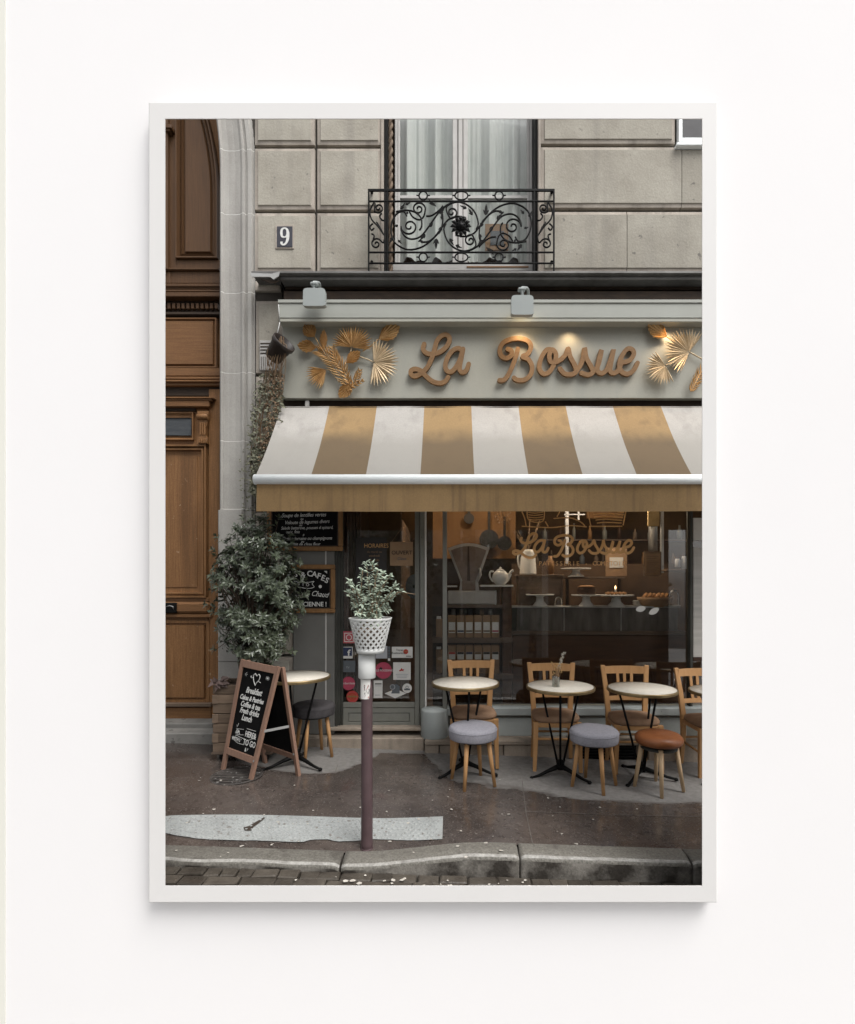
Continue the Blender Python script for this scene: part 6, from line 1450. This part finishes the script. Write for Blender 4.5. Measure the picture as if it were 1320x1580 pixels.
# vase
vs_ = thing('flower_vase', 'small glass vase of dried flowers standing on the second bistro table', 'vase', (tx(856.5), DT - .04, zp(tx(865), DT) + .761)); vb = Vector(vs_.location)
gm = bpy.data.materials.new('vase_glass'); gm.use_nodes = True; q = gm.node_tree; q.nodes.remove(q.nodes["Principled BSDF"]); a = q.nodes.new("ShaderNodeBsdfTransparent"); a.inputs[0].default_value = (.80, .82, .80, 1); b = q.nodes.new("ShaderNodeBsdfGlossy"); b.inputs['Roughness'].default_value = .05; mx = q.nodes.new("ShaderNodeMixShader"); mx.inputs[0].default_value = .18
q.links.new(a.outputs[0], mx.inputs[1]); q.links.new(b.outputs[0], mx.inputs[2]); q.links.new(mx.outputs[0], q.nodes["Material Output"].inputs[0])
MB().lathe([(0, 0), (.030, .0), (.033, .004), (.030, .03), (.033, .075), (.036, .085), (.034, .085), (.031, .07), (.027, .01), (0, .008)], vb, 20).build('glass_body', gm, vs_)
mb = MB(); hd = MB(); r = random.Random(6)
for k in range(16):
    e = vb + Vector((r.uniform(-.035, .055), r.uniform(-.03, .03), r.uniform(.11, .20))); mb.tube([tuple(vb + Vector((r.uniform(-.012, .012), r.uniform(-.012, .012), .012))), tuple(e)], .0014, 4)
    for q in range(5): hd.lathe([(0, -.006), (.005, 0), (0, .006)], e + Vector((r.uniform(-.010, .010), r.uniform(-.01, .01), r.uniform(-.015, .015))), 5)
mb.build('stem', m_leafdry, vs_); hd.build('flower_heads', M('straw_flower', (.55, .36, .16), (.42, .25, .10), 30, .8), vs_)
pl_ = MB()
for k in range(60): t = r.random(); e = vb + Vector((.02 + .05 * t + r.uniform(-.012, .012), r.uniform(-.01, .01), .15 + .13 * t)); leaf(pl_, e, Vector((r.uniform(-.6, 1), 0, 1)), Vector((0, -1, 0)), .016, .003)
pl_.build('grass_plume', m_goldpale if False else M('pale_plume', (.50, .46, .38), rough=.9), vs_)

# ------------------------------------------------------------------ chairs
def taper(mb, pts, ws, ds):
    """squared wooden member through pts with widths and depths"""
    vv = []
    for p, w_, d_ in zip(pts, ws, ds): vv += [(p[0] - w_ / 2, p[1] - d_ / 2, p[2]), (p[0] + w_ / 2, p[1] - d_ / 2, p[2]), (p[0] + w_ / 2, p[1] + d_ / 2, p[2]), (p[0] - w_ / 2, p[1] + d_ / 2, p[2])]
    n = len(pts); ff = [(0, 3, 2, 1)] + [(4 * i + a, 4 * i + (a + 1) % 4, 4 * i + 4 + (a + 1) % 4, 4 * i + 4 + a) for i in range(n - 1) for a in range(4)] + [tuple(4 * (n - 1) + a for a in range(4))]
    return mb.add(vv, ff)
def bev(o, w=.004, seg=2):
    m_ = o.modifiers.new('bevel', 'BEVEL'); m_.width = w; m_.segments = seg; m_.limit_method = 'ANGLE'; return o
def make_chair(label, loc, rz):
    t = thing('cafe_chair', label, 'chair', loc, 'wooden café chairs along the window', True, rz)
    # padded seat
    mb = MB(); n = 28; prof = [(0.94, .425), (1.0, .435), (1.01, .452), (.97, .470), (.80, .480), (.4, .484)]
    vv = []
    for k_, z in prof:
        for i in range(n):
            a = 2 * PI * i / n; f = lambda v: math.copysign(abs(v) ** .55, v); x = .212 * f(math.cos(a)) * k_; y = .195 * f(math.sin(a)) * k_; x *= 1 - .10 * (y / .195 + 1) / 2; vv.append((x, y, z))
    ff = [(i + n * j, (i + 1) % n + n * j, (i + 1) % n + n * (j + 1), i + n * (j + 1)) for j in range(len(prof) - 1) for i in range(n)]; ff.append([i + n * (len(prof) - 1) for i in range(n)]); ff.append([i for i in reversed(range(n))])
    mb.add(vv, ff, True).build('seat', m_tan, t)
    for s_ in (-1, 1):
        bev(taper(MB(), [(s_ * .198, -.175, 0), (s_ * .188, -.170, .30), (s_ * .186, -.168, .430)], [.030, .042, .046], [.028, .036, .038]).build('front_leg', m_beech, t))
        bev(taper(MB(), [(s_ * .178, .195, 0), (s_ * .165, .178, .28), (s_ * .168, .178, .46), (s_ * .182, .200, .66), (s_ * .204, .238, .885)], [.032, .042, .046, .045, .042], [.028, .036, .038, .030, .024]).build('rear_post', m_beech, t))
        MB().tube([(s_ * .190, -.16, .215), (s_ * .168, .185, .215)], .0105, 8).build('side_stretcher', m_beech, t)
        MB().box(s_ * .175 - .010, s_ * .175 + .010, -.15, .165, .385, .424, .003).build('seat_rail', m_beech, t)
    MB().box(-.168, .168, -.183, -.163, .385, .424, .003).build('seat_rail', m_beech, t); MB().box(-.150, .150, .168, .186, .385, .424, .003).build('seat_rail', m_beech, t)
    MB().tube([(-.188, -.172, .285), (.188, -.172, .285)], .0115, 8).build('front_stretcher', m_beech, t); MB().tube([(-.168, .185, .25), (.168, .185, .25)], .0105, 8).build('rear_stretcher', m_beech, t)
    def rail_(z0, z1, hw, y0, bow, nm):
        mb = MB(); vv = []; n_ = 10
        for i in range(n_ + 1):
            x = -hw + 2 * hw * i / n_; y = y0 + bow * (1 - (x / hw) ** 2); zt = z1 + .006 * (1 - (x / hw) ** 2)
            vv += [(x, y - .009, z0), (x, y - .009 + .006, zt), (x, y + .011 + .006, zt), (x, y + .011, z0)]
        mb.add(vv, [(0, 1, 2, 3)] + [(4 * i + a, 4 * i + 4 + a, 4 * i + 4 + (a + 1) % 4, 4 * i + (a + 1) % 4) for i in range(n_) for a in range(4)] + [(4 * n_ + 3, 4 * n_ + 2, 4 * n_ + 1, 4 * n_)]); mb.build(nm, m_beech, t)
    rail_(.808, .872, .190, .222, .022, 'top_rail'); rail_(.565, .598, .166, .190, .020, 'lower_rail')
    for x in (-.058, 0, .058): taper(MB(), [(x * 1.0, .213 - abs(x) * .06, .596), (x * 1.12, .242 - abs(x) * .06, .810)], [.025, .025], [.012, .012]).build('slat', m_beech, t)
    return t
YC = 4.665
def cx_at(px, D): return (px - PX) * D / F
C1 = make_chair('wooden café chair in front of the tea packets', (cx_at(730, 4.66), YC, zp(.2, YC)), R(2))
copy_tree(C1, (cx_at(857, 4.63), YC - .01, zp(.95, YC)), R(-3), 'wooden café chair at the table with the flower vase')
copy_tree(C1, (cx_at(977, 4.63), YC - .02, zp(1.63, YC)), R(-2), 'wooden café chair behind the brown leather stool')
copy_tree(C1, (cx_at(1099, 4.63), YC - .02, zp(2.33, YC)), R(3), 'wooden café chair cut off by the picture frame')
for o in [o for o in bpy.data.objects if o.name.startswith('_none')]: pass
# ------------------------------------------------------------------ stools
def make_stool(label, loc, rz, mats_, nm='round_stool', h=.468, r=.193, spread=.175, grp='round upholstered stools'):
    t = thing(nm, label, 'stool', loc, grp, True, rz); ms, ml = mats_
    prof = [(0, h - .105), (r - .03, h - .105), (r - .006, h - .100), (r - .001, h - .09), (r + .001, h - .045), (r - .0, h - .025), (r - .006, h - .012), (r - .02, h - .003), (r - .06, h + .001), (0, h + .003)]
    if ms is m_leather: prof = [(0, h - .085), (r - .04, h - .085), (r - .012, h - .075), (r - .001, h - .050), (r - .004, h - .028), (r - .02, h - .010), (r - .06, h + .004), (0, h + .010)]
    mb = MB().lathe(prof, (0, 0, 0), 40, True)
    for v in mb.v: v.z += .004 * noise.noise(v * 9); 
    mb.build('cushion', ms, t)
    if ms is not m_leather:
        mb = MB(); P = [((r + .0015) * math.cos(2 * PI * k / 48), (r + .0015) * math.sin(2 * PI * k / 48), h - .030) for k in range(48)]; mb.tube(P, .0028, 5, closed=True); mb.build('piping', ms, t)
    MB().lathe([(0, h - .118), (r - .045, h - .118), (r - .045, h - .1055), (0, h - .1055)], (0, 0, 0), 28).build('seat_base', m_shopdark, t)
    for k in range(4):
        a = R(45 + 90 * k); MB().tube([(math.cos(a) * spread * 1.06, math.sin(a) * spread * 1.06, 0), (math.cos(a) * (spread * .74), math.sin(a) * spread * .74, h - .10)], [.0135, .0195], 12).build('leg', ml, t)
    return t
S1 = make_stool('pale grey felt stool in front of the table by the tea packets', (tx(730, 4.17), 4.17, zp(.18, 4.17)), R(22), (m_gfelt, m_beech))
copy_tree(S1, (tx(917, 4.19), 4.19, zp(1.15, 4.19)), R(-38), 'pale grey felt stool between the vase table and the leather stool')
make_stool('brown leather stool with pale legs, the only leather one', (tx(1016, 4.18), 4.17, zp(1.67, 4.18)), R(30), (m_leather, m_beechpale), 'leather_stool', .452, .187)
make_stool('dark charcoal felt stool tucked under the table behind the pavement sign', (tx(484, 4.68), 4.69, zp(-1.24, 4.68)), R(35), (m_dfelt, m_beech), 'charcoal_stool', .475, .188, .165)

# lettering becomes plain mesh
for o in [o for o in bpy.data.objects if o.type == 'FONT']:
    me = bpy.data.meshes.new_from_object(o); n_ = bpy.data.objects.new(o.name + '_', me); COL.objects.link(n_)
    n_.parent = o.parent; n_.location = o.location; n_.rotation_euler = o.rotation_euler; n_.scale = o.scale
    nm = o.name; bpy.data.objects.remove(o); n_.name = nm
for o in bpy.data.objects:
    for k in ('_local', '_w'):
        if k in o: del o[k]
